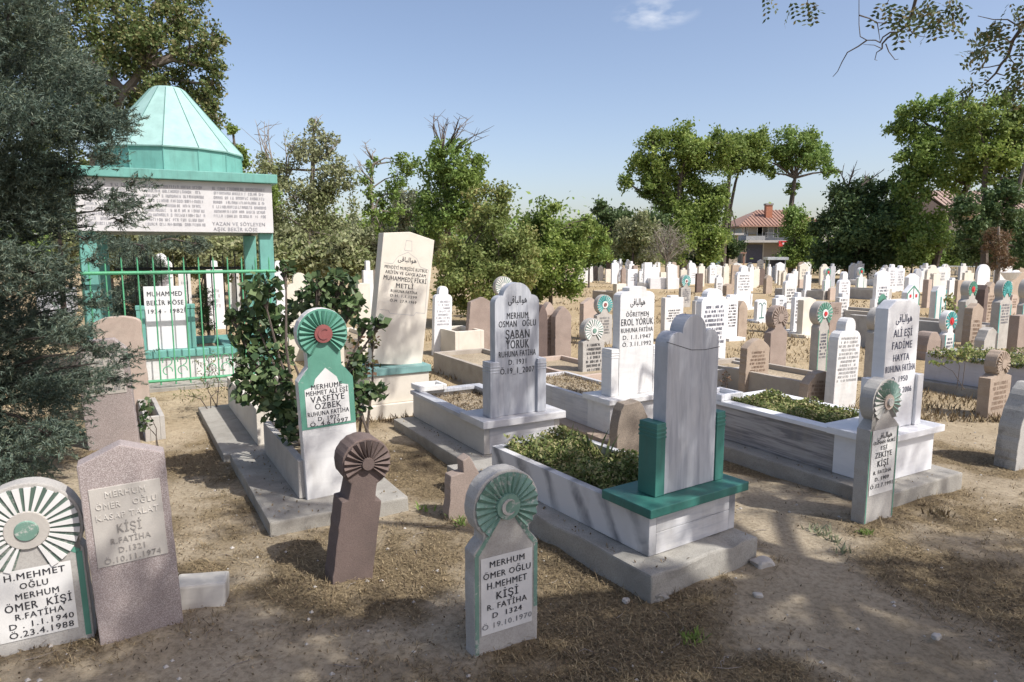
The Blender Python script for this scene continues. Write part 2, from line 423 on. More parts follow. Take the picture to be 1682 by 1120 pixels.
# ------------------------------------------------------------------ the ground
PATH_A, PATH_B = G(1190, 850), G(1720, 1130)
def path_w(x, y):
    d = (PATH_B - PATH_A).normalized()
    q = Vector((x, y, 0)) - PATH_A
    lat = q.x * d.y - q.y * d.x
    return lat
def litter_at(x, y):
    if y > 14 or abs(x) > 12: return 0.5
    return max(0.0, min(1.0, .46 + .80 * noise.noise(Vector((x * 1.05, y * 1.05, 5))) + .45 * noise.noise(Vector((x * 3.1, y * 3.1, 9))) + .25 * noise.noise(Vector((x * 8, y * 8, 4)))))
MOUNDS = [(*G(a, b_)[:2], r_, z_) for a, b_, r_, z_ in ((65, 1066, .2, .03), (235, 1040, .19, .03), (570, 962, .15, .035), (832, 1067, .16, .028), (1440, 860, .15, .022), (765, 850, .12, .03), (1150, 960, .16, .022), (1240, 915, .14, .022), (1530, 820, .15, .02), (1640, 684, .2, .02), (550, 880, .14, .02), (330, 1010, .14, .025), (920, 900, .14, .02))]
def gh(x, y):
    if y > 40 or abs(x) > 40: return 0.0
    z = 0.030 * noise.noise(Vector((x * 0.7, y * 0.7, 3.1))) + 0.014 * noise.noise(Vector((x * 2.3, y * 2.3, 7.7)))
    if y < 12: z += 0.006 * noise.noise(Vector((x * 8, y * 8, 1.7)))
    for bx, by, br, bz in MOUNDS:
        d2 = (x - bx) ** 2 + (y - by) ** 2
        if d2 < br * br * 9: z += bz * math.exp(-d2 / (br * br)) * (0.75 + 0.5 * noise.noise(Vector((x * 9, y * 9, 2.2))))
    return z - 0.012
def spaced(lo, hi, fine0, fine1, step, grow=1.16):
    xs = list(np.arange(fine0, fine1 + 1e-6, step))
    s = step; x = fine1
    while x < hi: s *= grow; x += s; xs.append(x)
    s = step; x = fine0
    while x > lo: s *= grow; x -= s; xs.insert(0, x)
    return xs
gx = spaced(-900, 900, -4.5, 5.0, 0.055)
gy = spaced(-60, 1500, 1.9, 7.5, 0.055)
gv = [(x, y, gh(x, y)) for y in gy for x in gx]
nx = len(gx)
gf = [(j * nx + i, j * nx + i + 1, (j + 1) * nx + i + 1, (j + 1) * nx + i) for j in range(len(gy) - 1) for i in range(nx - 1)]
gm = MB(); gm.v = gv; gm.f = gf; gm.m = [0] * len(gf)
m, N, L, b = nmat('dry_earth')
v = coords(N, L, jitter=False)
dirt = mix(N, L, ramp(N, L, tex(N, L, v, 1.4, 8, 0.65), [(0.35, 0), (0.65, 1)]), (0.305, 0.25, 0.172), (0.47, 0.395, 0.285))
fine = tex(N, L, v, 38, 8, 0.75)
dirt = mix(N, L, ramp(N, L, fine, [(0.38, 0.55), (0.55, 0)]), dirt, (0.15, 0.115, 0.07))
litter = mix(N, L, ramp(N, L, tex(N, L, v, 60, 6, 0.8), [(0.4, 0), (0.6, 1)]), (0.075, 0.055, 0.031), (0.27, 0.205, 0.115))
la = N.new('ShaderNodeAttribute'); la.attribute_name = 'litter'
patch = ramp(N, L, mix(N, L, 0.3, la.outputs['Fac'], tex(N, L, v, 24, 6, 0.75)), [(0.36, 0), (0.60, 1)])
# worn path: lateral distance from its line, ragged by noise
sxyz = N.new('ShaderNodeSeparateXYZ'); L.new(v, sxyz.inputs[0])
pd = (PATH_B - PATH_A).normalized()
def mth(op, a, bb=None):
    n = N.new('ShaderNodeMath'); n.operation = op
    for i, q in enumerate((a, bb)):
        if q is None: continue
        if isinstance(q, (int, float)): n.inputs[i].default_value = q
        else: L.new(q, n.inputs[i])
    return n.outputs[0]
lat = mth('SUBTRACT', mth('MULTIPLY', mth('SUBTRACT', sxyz.outputs[0], PATH_A.x), pd.y), mth('MULTIPLY', mth('SUBTRACT', sxyz.outputs[1], PATH_A.y), pd.x))
lat = mth('ADD', lat, mth('MULTIPLY', mth('SUBTRACT', tex(N, L, v, 1.6, 5, 0.6), 0.5), 0.7))
pw = ramp(N, L, mth('ABSOLUTE', mth('SUBTRACT', lat, 0.1)), [(0.18, 1), (0.40, 0)])
pc = N.new('ShaderNodeMath'); pc.operation = 'MULTIPLY'
inv = mth('SUBTRACT', 1.0, pw)
L.new(patch, pc.inputs[0]); L.new(inv, pc.inputs[1])
near = mix(N, L, mth('MULTIPLY', pc.outputs[0], 0.9), dirt, litter)
far = mix(N, L, ramp(N, L, tex(N, L, v, 0.35, 6, 0.6), [(0.4, 0), (0.62, 1)]), (0.38, 0.29, 0.17), (0.46, 0.37, 0.24))
far = mix(N, L, ramp(N, L, tex(N, L, v, 14, 6, 0.75), [(0.42, 0.6), (0.55, 0)]), far, (0.20, 0.15, 0.08))
fy = N.new('ShaderNodeMapRange'); L.new(sxyz.outputs[1], fy.inputs[0])
fy.inputs[1].default_value = 5.0; fy.inputs[2].default_value = 9.0
col = mix(N, L, fy.outputs[0], near, far)
L.new(col, b.inputs['Base Color']); b.inputs['Roughness'].default_value = 0.95; b.inputs['Specular IOR Level'].default_value = 0.15
bump(N, L, b, mix(N, L, 0.5, fine, tex(N, L, v, 150, 5, 0.75)), 0.9, 0.018)
go = tag(gm.build('ground', m, smooth=True), kind='structure')
at_ = go.data.attributes.new('litter', 'FLOAT', 'POINT')
at_.data.foreach_set('value', [litter_at(x, y) for x, y, z in gv])
# ------------------------------------------------------------------ houses beyond the cemetery
def house_box(root, name, mat, x0, x1, y0, y1, z0, z1):
    return MB().box(x0, x1, y0, y1, z0, z1).build(name, mat, root)
def window(root, x, z, w, h, y=0.0, frame=M_METW, curtain=False):
    fr = MB()
    t = 0.09
    fr.box(x - w / 2, x - w / 2 + t, y - 0.10, y + 0.02, z, z + h).box(x + w / 2 - t, x + w / 2, y - 0.10, y + 0.02, z, z + h)
    fr.box(x - w / 2 + t, x + w / 2 - t, y - 0.10, y + 0.02, z, z + t).box(x - w / 2 + t, x + w / 2 - t, y - 0.10, y + 0.02, z + h - t, z + h)
    fr.box(x - t / 2, x + t / 2, y - 0.10, y + 0.02, z + t, z + h - t)
    o = fr.build('window', frame, root)
    MB().box(x - w / 2 + t, x - t / 2, y - 0.05, y - 0.012, z + t, z + h - t).box(x + t / 2, x + w / 2 - t, y - 0.05, y - 0.012, z + t, z + h - t).build('pane', M_GLASS, o)
    return o
def build_house_a():
    D = 92.0
    k = D / FPX
    p0 = at(1216, 432, D)
    h = thing('house', 'two storey pale house with red tiled roof, brick chimney and balcony beyond the graves', 'house', (p0.x, D, 0), 0)
    W = 128 * k
    eave = at(1216, 371, D).z
    house_box(h, 'wall', M_HBLUE, 0.0, W, 0, 9, 3.05, eave)
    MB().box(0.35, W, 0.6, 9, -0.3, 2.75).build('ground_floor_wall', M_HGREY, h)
    MB().box(-0.15, W, -1.3, 9, 2.752, 3.048).build('balcony_slab', M_HWALL, h)
    MB().box(0.9, 2.0, -0.06, -0.003, 3.05, eave - 1.1).build('ochre_wall_panel', M_OCHRE, h)
    MB().box(0.0, 2.7, -0.05, -0.003, eave - 1.05, eave - 0.02).build('pale_wall_panel', M_HWALL, h)
    rl = MB()
    rl.box(2.7, 5.2, -1.25, -1.2, 4.0, 4.06)
    for i in range(18): rl.box(2.7 + i * 0.145, 2.73 + i * 0.145, -1.24, -1.21, 3.05, 4.0)
    rl.box(0.2, 2.68, -1.3, -1.15, 3.05, 3.62)
    rl.build('balcony_railing', M_GREYMET, h)
    window(h, 0.55, 3.7, 0.55, 1.5); window(h, 2.75, 3.35, 1.5, 1.85); window(h, 4.75, 3.35, 1.15, 1.95); window(h, 7.6, 3.6, 1.2, 1.4)
    MB().box(0.9, 3.1, 0.54, 0.597, 0.0, 2.5).build('shopfront', M_NAVYW, h)
    MB().box(3.1, 3.25, 0.5, 0.597, 0.0, 2.7).box(0.75, 0.9, 0.5, 0.597, 0, 2.7).build('shopfront_frame', M_HWALL, h)
    sg = MB().box(4.5, 5.75, -1.42, -1.3, 2.25, 2.95).build('shop_sign', M_REDB, h)
    st = MB()
    x = 4.95
    for w_ in (0.10, 0.07, 0.12, 0.08, 0.11):
        st.box(x, x + w_, -1.44, -1.422, 2.5, 2.72); x += w_ + 0.035
    st.build('white_lettering', M_METW, sg)
    rf = MB()
    o = 0.9; x0, x1, y0, y1 = -o, W + o, -1.7, 9 + o
    e = eave
    rz = e + 2.3
    rf.add([(x0, y0, e), (x1, y0, e), (x1, y1, e), (x0, y1, e), (x0 + 4.2, (y0 + y1) / 2, rz), (x1 - 3.4, (y0 + y1) / 2, rz),
            (x0, y0, e - 0.16), (x1, y0, e - 0.16), (x1, y1, e - 0.16), (x0, y1, e - 0.16)],
           [(0, 1, 5, 4), (1, 2, 5), (2, 3, 4, 5), (3, 0, 4), (6, 7, 1, 0), (7, 8, 2, 1), (8, 9, 3, 2), (9, 6, 0, 3), (9, 8, 7, 6)])
    n_t = 26                                        # rows of tile rolls running down the front slope
    for i in range(n_t):
        f = (i + 0.5) / n_t
        xa = x0 + f * (x1 - x0)
        t = min(1.0, (xa - x0) / 4.2, (x1 - xa) / 3.4)
        rf.tube([(xa, y0 - 0.02, e + 0.03), (xa, y0 + t * ((y0 + y1) / 2 - y0), e + t * 2.3 + 0.03)], [0.09, 0.09], 5)
    r = rf.build('roof', M_TILE, h)
    c = at(1268, 355, D)
    ch = MB().box(c.x - p0.x - 0.42, c.x - p0.x + 0.42, 1.0, 1.8, e + 0.1, at(1268, 336, D).z)
    cho = ch.build('chimney', M_BRICK, r)
    MB().box(c.x - p0.x - 0.5, c.x - p0.x + 0.5, 0.92, 1.88, at(1268, 336, D).z, at(1268, 333, D).z).build('chimney_cap', M_HGREY, r)
    an = MB(); a0 = at(1236, 366, D); zt = at(1236, 349, D).z; ax = a0.x - p0.x
    an.tube([(ax, 1.6, e + .2), (ax, 1.6, zt)], [.03, .02], 5)
    for i, l in enumerate((.5, .4, .3)): an.tube([(ax - l, 1.6, zt - .1 - i * .22), (ax + l, 1.6, zt - .1 - i * .22)], [.018, .018], 4)
    an.build('aerial', M_GREYMET, r)
build_house_a()
def build_annexe():
    D = 84.0
    p0 = at(1172, 430, D)
    h = thing('low_house', 'low house with a pale flat roof slab left of the two storey house', 'house', (p0.x, D, 0))
    house_box(h, 'wall', M_HBEIGE, 0, 2.9, 0, 5, -0.3, at(1, 386, D).z)
    MB().box(-0.3, 3.4, -0.5, 5.3, at(1, 386, D).z + 0.004, at(1, 383, D).z).build('roof', M_HWALL, h)
    MB().box(-4.2, 3.6, -1.2, -0.8, at(1, 416, D).z, at(1, 414, D).z).box(-4.1, -3.98, -1.1, -0.9, -0.3, at(1, 416, D).z).box(3.3, 3.42, -1.1, -0.9, -0.3, at(1, 416, D).z).build('canopy', M_TILE, h)
    MB().box(-2.6, 1.2, -0.5, -0.2, -0.2, at(1, 417, D).z - 0.15).build('blue_door', plain('faded_blue_paint', (0.14, 0.25, 0.46), 0.6), h)
build_annexe()
def build_house_b():
    D = 74.0
    p0 = at(1552, 430, D)
    h = thing('farmhouse', 'large beige house with faded red roof behind the tall trees at the right', 'house', (p0.x, D, 0))
    e = at(1, 352, D).z; rz = at(1, 320, D).z
    W = 20.0
    house_box(h, 'wall', M_HBEIGE, 0, W, 0, 9, -0.3, e)
    rf = MB().add([(-0.6, -0.9, e), (W, -0.9, e), (W, 9.9, e), (-0.6, 9.9, e), (-0.6, 4.5, rz + .8), (W, 4.5, rz + .8), (-0.6, -0.9, e - 0.15), (W, -0.9, e - 0.15), (W, 9.9, e - 0.15), (-0.6, 9.9, e - 0.15)],
                  [(0, 1, 5, 4), (2, 3, 4, 5), (3, 0, 4), (1, 2, 5), (6, 7, 1, 0), (7, 8, 2, 1), (8, 9, 3, 2), (9, 6, 0, 3), (9, 8, 7, 6)])
    for i in range(40): rf.tube([(-0.5 + i * 0.5, -0.92, e + 0.03), (-0.5 + i * 0.5, 4.5, rz + 0.83)], [0.09, 0.09], 5)
    rf.build('roof', M_TILE2, h)
    MB().box(0.4, 5.2, -0.06, -0.004, 0.2, at(1, 421, D).z).build('shopfront', M_NAVYW, h)
    MB().box(2.2, 3.6, -0.10, -0.064, at(1, 427, D).z, at(1, 422, D).z).build('sign_board', M_OCHRE, h)
    MB().box(-0.5, 5.6, -1.6, -0.07, at(1, 420.5, D).z, at(1, 418, D).z).build('awning', M_HGREY, h)
    window(h, 7.5, 3.2, 1.2, 1.4); window(h, 11, 3.2, 1.2, 1.4)
build_house_b()
def build_low_white():
    D = 66.0
    p0 = at(958, 425, D)
    h = thing('white_shed', 'low white building glimpsed between bushes behind the far headstones', 'shed', (p0.x, D, 0))
    W = 58 * D / FPX
    house_box(h, 'wall', M_HBLUE, 0, W, 0, 5, -0.3, at(1, 416, D).z)
    z = at(1, 416, D).z
    MB().add([(-0.2, -0.4, z + .004), (W + 0.2, -0.4, z + .004), (W + 0.2, 5.2, z + .004), (-0.2, 5.2, z + .004), (-0.2, 2.4, z + 0.75), (W + 0.2, 2.4, z + 0.75)],
             [(0, 1, 5, 4), (2, 3, 4, 5), (3, 0, 4), (1, 2, 5), (3, 2, 1, 0)]).build('roof', M_METW, h)
    window(h, W * 0.3, 0.5, 0.8, 0.7)
build_low_white()
def build_booth():
    D = 42.0
    p = at(1276, 445, D)
    h = thing('glass_booth', 'white framed glass booth with flat roof in front of the red shop sign', 'booth', (p.x, D, 0), -8)
    z1 = at(1, 424, D).z; z0 = 0.0
    fr = MB()
    for x in (-0.5, 0.44):
        for y in (0, 0.9): fr.box(x, x + 0.06, y, y + 0.06, z0, z1 - 0.1)
    fr.box(-0.44, 0.44, 0.0, 0.05, 0.35, 0.42)
    fr.build('frame', M_METW, h)
    MB().box(-0.44, 0.44, 0.02, 0.04, 0.42, z1 - 0.1).box(-0.48, -0.46, 0.06, 0.9, 0.2, z1 - 0.1).build('glazing', M_GLASS, h)
    MB().box(-0.6, 0.62, -0.15, 1.1, z1 - 0.1, z1 + 0.06).build('roof', M_METW, h)
build_booth()
def build_railing():
    a = at(1556, 440, 46.0); b = at(1642, 440, 44.0)
    h = thing('metal_railing', 'white topped metal railing at the far right edge of the graves', 'railing', (a.x, a.y, 0))
    d = b - a; d.z = 0
    z1 = at(1, 437.5, 46).z
    mb = MB()
    mb.tube([(0, 0, z1), (d.x, d.y, z1)], [0.05, 0.05], 6)
    mb.build('top_rail', M_METW, h)
    bars = MB()
    for i in range(34):
        q = d * (i / 33); bars.box(q.x - 0.014, q.x + 0.014, q.y - 0.014, q.y + 0.014, -0.05, z1 - 0.04)
    bars.tube([(0, 0, 0.08), (d.x, d.y, 0.08)], [0.02, 0.02], 5)
    bars.build('bars', M_GREYMET, h)
build_railing()
def build_far_wall():
    a = at(1395, 452, 52.0); b = at(1570, 452, 47.0)
    h = thing('low_rail_fence', 'thin white rail fence running under the dark trees', 'fence', (a.x, a.y, 0))
    d = b - a; d.z = 0
    mb = MB()
    z1 = 0.35
    mb.tube([(0, 0, z1), (d.x, d.y, z1)], [0.03, 0.03], 6)
    mb.build('rail', M_METW, h)
    for i in range(6):
        q = d * (i / 5); MB().box(q.x - 0.04, q.x + 0.04, q.y - 0.04, q.y + 0.04, -0.05, z1 - 0.035).build('post', M_GREYMET, h)
build_far_wall()

# ------------------------------------------------------------------ trees and shrubs
def tree(name, label, cat, D, base, blobs, mat, size, trunk=None, bark=M_BARK, group=None, dens=1.0, r0=0.12, depth=1.0,
         clump=0.36, aspect=0.55, twigs=None, limb=True, up=0.15, droop=0.1, n_clump=1.0):
    bp = at(base, 412, D); bp.z = 0.0
    size *= 0.70; clump *= 0.86
    root = thing(name, label, cat, bp, 0, group)
    k = D / FPX
    T = [Vector((0, 0, -0.1))]
    if trunk:
        for (px, py) in trunk: T.append(at(px, py, D) - bp)
    else:
        tops = min(b[1] for b in blobs); T.append(at(base, (tops + 412) / 2, D) - bp)
    tb = MB()
    n = len(T)
    tb.tube(T, [r0 * (1 - 0.55 * i / max(1, n - 1)) for i in range(n)], 7)
    C, S = [], []
    for bl in blobs:
        px, py, rx, ry = bl[:4]; dd = bl[4] if len(bl) > 4 else rnd.uniform(-0.5, 0.5) * rx * k
        c = at(px, py, D + dd) - bp
        ax, az = rx * k * 1.12, ry * k * 1.14
        ay = max(ax, az) * depth
        rc = clump * min(ax, az) + 0.02 * D / 10
        nc = max(5, int(n_clump * 4.5 * (ax * az) / (rc * rc) * 0.55))
        q = unit(rng.normal(size=(nc, 3))) * (rng.uniform(0.05, 1, (nc, 1)) ** 0.45)
        q = q * np.array([ax, ay, az]) * 0.88 + np.array(c)
        q[:, 2] = np.maximum(q[:, 2], 0.12)
        # a limb from the trunk to the blob, twigs to some clumps
        if limb:
            j = min(range(1, n), key=lambda i: (T[i] - c).length + max(0, (T[i].z - c.z)) * 2)
            s0 = T[j]; mid = s0.lerp(c, 0.5) + Vector((rnd.uniform(-.1, .1), rnd.uniform(-.1, .1), rnd.uniform(0, .15))) * (s0 - c).length
            rb = r0 * 0.38
            tb.tube([s0, mid, c], [rb, rb * 0.7, rb * 0.4], 5)
            for i in range(min(nc, 7)):
                e = Vector(q[i]); m2 = c.lerp(e, 0.5) + Vector((rnd.uniform(-.1, .1), rnd.uniform(-.1, .1), rnd.uniform(-.05, .12))) * (e - c).length
                tb.tube([c, m2, e], [rb * 0.4, rb * 0.28, rb * 0.12], 4, cap=False)
        area = math.pi * rc * rc
        nl = max(8, int(dens * 3.2 * area / (0.28 * size * size)))
        for p in q:
            sq = rng.uniform(0.65, 1.25, 3) * rc
            C.append(p + np.clip(rng.normal(size=(nl, 3)) * 0.52, -1.5, 1.5) * sq * np.array([1, 1, 0.9]))
    if twigs:
        for (x0, y0, x1, y1, cnt) in twigs:
            a = at(x0, y0, D) - bp
            for i in range(cnt):
                e = at(x1 + rnd.uniform(-1, 1) * 16, y1 + rnd.uniform(-1, 1) * 12, D + rnd.uniform(-1, 1)) - bp
                md = a.lerp(e, 0.55) + Vector((rnd.uniform(-.12, .12), rnd.uniform(-.1, .1), 0)) * (e - a).length
                tb.tube([a, md, e], [0.024 * D / 20, 0.016 * D / 20, 0.006 * D / 20], 4, cap=False)
                for w in range(3):
                    e2 = md.lerp(e, rnd.random()) ; f2 = e2 + Vector((rnd.uniform(-1, 1), rnd.uniform(-.6, .6), rnd.uniform(0.1, 1))) * (e - a).length * 0.28
                    tb.tube([e2, f2], [0.010 * D / 20, 0.004 * D / 20], 3, cap=False)
    tb.build('trunk', bark, root)
    C = np.concatenate(C)
    C = C[C[:, 2] > 0.03]
    quads_obj('crown', leaf_quads(C, size, aspect, up, droop), mat, root)
    return root
GB = 'trees and bushes behind the graves'
tree('ailanthus_tree', 'tallest green tree in the middle distance with several trunks', 'tree', 44, 1118,
     [(1120, 222, 32, 22), (1075, 238, 36, 24), (1060, 275, 42, 26), (1028, 298, 18, 13), (1130, 258, 52, 34), (1182, 236, 36, 24), (1095, 300, 42, 22), (1150, 300, 40, 26), (1165, 345, 30, 30),
      (1112, 345, 36, 28), (1100, 325, 30, 20), (1175, 325, 22, 26), (1075, 300, 30, 20), (1140, 270, 40, 26), (1160, 375, 34, 26), (1135, 398, 46, 42), (1172, 400, 26, 34), (1060, 318, 14, 10), (1195, 268, 20, 20)],
     L_LIGHT, 0.30, trunk=[(1116, 410), (1112, 350), (1118, 290), (1124, 240)], group=GB, r0=0.26, n_clump=0.8, depth=0.8, dens=0.8)
tree('slender_tree', 'slender forked tree with bare lower trunk left of the two storey house', 'tree', 46, 1188,
     [(1212, 240, 32, 26), (1240, 238, 24, 24), (1206, 266, 26, 20), (1244, 268, 18, 15), (1222, 258, 30, 22)],
     L_LIGHT, 0.30, trunk=[(1190, 390), (1195, 330), (1198, 290), (1204, 262)], group=GB, r0=0.2, n_clump=0.8)
tree('slender_tree', 'dark leafless lower stem beside the slender forked tree, bushy near the ground', 'tree', 47, 1194,
     [(1190, 395, 16, 16), (1200, 412, 22, 18), (1182, 412, 14, 14)], L_DARK, 0.28, trunk=[(1200, 340), (1208, 300), (1214, 280)], group=GB, r0=0.14)
tree('umbrella_tree', 'umbrella shaped tree with fanned bare limbs above the brick chimney', 'tree', 47, 1302,
     [(1284, 238, 26, 20), (1312, 232, 32, 20), (1340, 258, 30, 18), (1286, 262, 28, 16), (1268, 284, 16, 10), (1360, 282, 13, 11), (1318, 258, 44, 14), (1300, 310, 12, 10), (1255, 262, 14, 12)],
     L_MID, 0.29, trunk=[(1301, 370), (1300, 335), (1303, 312), (1306, 292)], group=GB, r0=0.24, n_clump=0.7)
tree('bushy_tree', 'olive green bushy tree hiding the right end of the two storey house', 'tree', 45, 1306,
     [(1308, 368, 24, 26), (1302, 408, 26, 30), (1322, 395, 20, 30)], L_MID, 0.28, group=GB, r0=0.14)
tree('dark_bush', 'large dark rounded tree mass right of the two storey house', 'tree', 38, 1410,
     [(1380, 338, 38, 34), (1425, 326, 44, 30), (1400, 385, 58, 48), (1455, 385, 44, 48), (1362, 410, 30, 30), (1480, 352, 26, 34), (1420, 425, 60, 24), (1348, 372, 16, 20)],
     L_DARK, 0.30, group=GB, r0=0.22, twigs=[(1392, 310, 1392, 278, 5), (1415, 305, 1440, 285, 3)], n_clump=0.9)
tree('tall_tree', 'tall light green tree with slanting trunks at the right, left edge of its group', 'tree', 36, 1532,
     [(1502, 188, 24, 26), (1478, 214, 26, 18), (1512, 225, 28, 20), (1545, 178, 30, 24), (1540, 232, 40, 34), (1520, 285, 36, 34), (1498, 325, 28, 44), (1575, 290, 40, 26), (1520, 385, 32, 44), (1490, 400, 26, 40), (1500, 260, 24, 26), (1480, 300, 20, 24), (1580, 215, 30, 26)],
     L_MID, 0.28, trunk=[(1548, 390), (1566, 350), (1590, 305), (1600, 262), (1560, 220)], group=GB, r0=0.2, n_clump=0.85, dens=.75)
tree('tall_tree', 'tall sunlit tree leaning over the beige house at the right edge', 'tree', 33, 1622,
     [(1600, 188, 42, 28), (1652, 182, 38, 28), (1605, 240, 48, 34), (1660, 250, 42, 38), (1632, 282, 46, 28), (1690, 300, 40, 30), (1640, 215, 40, 30), (1680, 215, 30, 30)],
     L_LIGHT, 0.26, trunk=[(1618, 350), (1617, 300), (1622, 250)], group=GB, r0=0.18, n_clump=0.8, dens=.75)
tree('tall_tree', 'dark stemmed tree with low drooping foliage before the beige house', 'tree', 31, 1660,
     [(1600, 372, 32, 18), (1580, 345, 22, 14), (1640, 345, 30, 20), (1672, 370, 26, 28), (1640, 390, 30, 16), (1675, 415, 18, 26), (1605, 392, 26, 12), (1655, 325, 30, 18), (1592, 338, 34, 16), (1640, 312, 34, 16)],
     L_DARK, 0.24, trunk=[(1650, 400), (1660, 350), (1675, 300), (1690, 250)], group=GB, r0=0.16, n_clump=0.8, dens=.8)
tree('dry_conifer', 'half dead brown needled conifer at the right edge above the graves', 'tree', 27, 1642,
     [(1640, 385, 20, 18), (1636, 410, 22, 16), (1648, 425, 16, 14), (1638, 438, 20, 8), (1626, 398, 16, 10)], L_BRN, 0.20, trunk=[(1641, 420), (1640, 372)], bark=M_BARKL, group=GB, aspect=0.2, r0=0.10)
tree('yellow_bush', 'small yellow green bush under the dark trees', 'bush', 35, 1500,
     [(1502, 412, 18, 20), (1490, 425, 14, 12), (1512, 425, 12, 12)], L_LIGHT, 0.22, group=GB, r0=0.05)
tree('conifer', 'dark green pine behind the middle bushes', 'tree', 42, 1000,
     [(990, 342, 16, 14), (1012, 362, 34, 26), (985, 385, 36, 30), (1045, 395, 34, 34), (1010, 410, 40, 22), (1070, 375, 26, 26)], L_DARK, 0.30, group=GB, r0=0.18)
tree('dead_shrub', 'dry grey leafless shrub behind the white far headstones', 'shrub', 36, 1095,
     [(1090, 392, 34, 26), (1110, 405, 30, 24), (1080, 415, 30, 18)], L_GREY, 0.24, aspect=0.10, group=GB, bark=M_BARKL, r0=0.06, dens=0.35, twigs=[(1095, 430, 1090, 380, 10), (1095, 430, 1120, 390, 8)])
tree('olive_bush', 'brownish olive bush left of the dry grey shrub', 'bush', 38, 1040,
     [(1050, 380, 30, 26), (1030, 400, 30, 26), (1065, 410, 26, 24)], L_OLIVE, 0.26, group=GB, r0=0.1)
tree('sparse_tree', 'sparse olive tree with pale trunk and bare top right of the green kiosk', 'tree', 21, 509,
     [(504, 250, 36, 28), (514, 208, 12, 14), (540, 226, 18, 14), (452, 282, 40, 30), (482, 322, 52, 40), (548, 272, 28, 30), (545, 330, 38, 40), (440, 350, 40, 40), (520, 385, 58, 36), (455, 395, 40, 26), (575, 300, 14, 12), (555, 390, 36, 30)],
     L_OLIVE, 0.15, trunk=[(508, 380), (510, 330), (514, 280), (514, 225)], bark=M_BARKL, group=GB, r0=0.11, n_clump=0.8, dens=0.5,
     twigs=[(455, 300, 428, 210, 6), (470, 300, 478, 222, 4), (516, 270, 560, 225, 4), (516, 215, 510, 192, 3)])
tree('slim_tree', 'slim dark tree with wiry top between the sparse olive tree and the tall bush', 'tree', 23, 612,
     [(613, 272, 12, 18), (606, 308, 18, 18), (618, 340, 18, 20), (652, 288, 18, 24), (636, 318, 22, 20), (658, 262, 14, 12), (675, 275, 14, 12), (625, 372, 28, 24), (650, 350, 20, 16)],
     L_MID, 0.16, trunk=[(612, 350), (609, 310), (612, 270)], bark=M_BARKL, group=GB, r0=0.08, n_clump=0.6, dens=.6, twigs=[(612, 262, 604, 240, 5), (614, 300, 590, 275, 4)])
tree('tall_bush_tree', 'ragged tree with bare spiky top behind the tall cream headstone', 'tree', 19, 735,
     [(738, 248, 34, 20), (716, 276, 34, 28), (764, 282, 30, 34), (710, 325, 36, 32), (770, 335, 36, 40), (745, 300, 40, 30), (735, 365, 48, 36), (780, 300, 18, 18), (775, 262, 16, 10)],
     L_MID, 0.15, trunk=[(735, 360), (730, 300), (728, 250)], group=GB, r0=0.11, n_clump=0.8, dens=0.7, twigs=[(728, 245, 722, 195, 8), (735, 240, 755, 200, 6), (740, 255, 785, 222, 4)])
tree('yellowing_bush', 'big yellowing bush between the tall cream and the blue grey headstones', 'bush', 15.0, 800,
     [(805, 350, 40, 44), (785, 405, 50, 48), (838, 400, 44, 52), (770, 460, 48, 40), (820, 460, 50, 40), (860, 450, 36, 40), (800, 500, 50, 22), (825, 320, 10, 12), (740, 440, 26, 50), (740, 480, 26, 26)],
     L_YEL, 0.12, group=GB, r0=0.06, dens=0.8, n_clump=0.8)
tree('green_bush', 'bright green bush in the centre behind the blue grey marble headstone', 'bush', 16.5, 905,
     [(900, 352, 28, 24), (872, 392, 36, 34), (922, 395, 34, 34), (895, 430, 50, 40), (945, 410, 28, 44), (955, 372, 22, 22), (880, 475, 46, 26), (925, 470, 36, 26), (985, 395, 14, 22), (968, 360, 8, 10)],
     L_LIGHT, 0.13, group=GB, r0=0.06, dens=0.8, n_clump=0.8)
tree('grey_olive_tree', 'pale grey leaved tree behind the slim dark tree', 'tree', 27, 660,
     [(665, 335, 26, 22), (645, 375, 34, 26), (690, 360, 30, 26)], L_SAGE, 0.18, group=GB, r0=0.07)
tree('hedge_bush', 'low green bush at the foot of the sparse olive tree', 'bush', 20, 580,
     [(590, 400, 34, 26), (560, 420, 40, 20), (610, 425, 40, 18), (650, 405, 30, 26), (690, 400, 40, 30)], L_OLIVE, 0.14, group=GB, r0=0.05)
tree('hedge_bush', 'low olive bush just right of the green kiosk', 'bush', 19, 460,
     [(465, 420, 24, 16), (480, 400, 26, 24), (440, 410, 26, 24), (400, 400, 30, 28)], L_OLIVE, 0.14, group=GB, r0=0.05)
tree('walnut_tree', 'big autumn tinged tree rising behind the green kiosk roof', 'tree', 11.5, 158,
     [(60, 40, 80, 40), (150, 60, 70, 55), (225, 40, 60, 46), (290, 25, 48, 34), (240, 100, 60, 50), (312, 82, 40, 36), (345, 70, 20, 34), (300, 150, 48, 44), (345, 165, 18, 30), (345, 112, 24, 22), (190, 150, 60, 50), (120, 130, 50, 50),
      (60, 120, 70, 60), (250, 175, 40, 30), (355, 195, 12, 12), (335, 190, 26, 26), (300, 205, 40, 26), (348, 140, 20, 26), (100, 200, 60, 40), (200, 210, 40, 30), (270, -30, 60, 40), (150, -40, 90, 50)],
     L_OAK, 0.095, trunk=[(157, 300), (160, 262), (178, 205), (205, 150), (240, 110)], bark=M_BARKL, r0=0.13, dens=0.6, n_clump=0.7)
tree('sunlit_bush', 'yellow green bush seen between the juniper and the kiosk eaves', 'bush', 12.5, 95,
     [(90, 275, 60, 40), (110, 310, 50, 40), (60, 330, 60, 40), (150, 335, 30, 40)], L_YEL, 0.10, group=GB, r0=0.06)
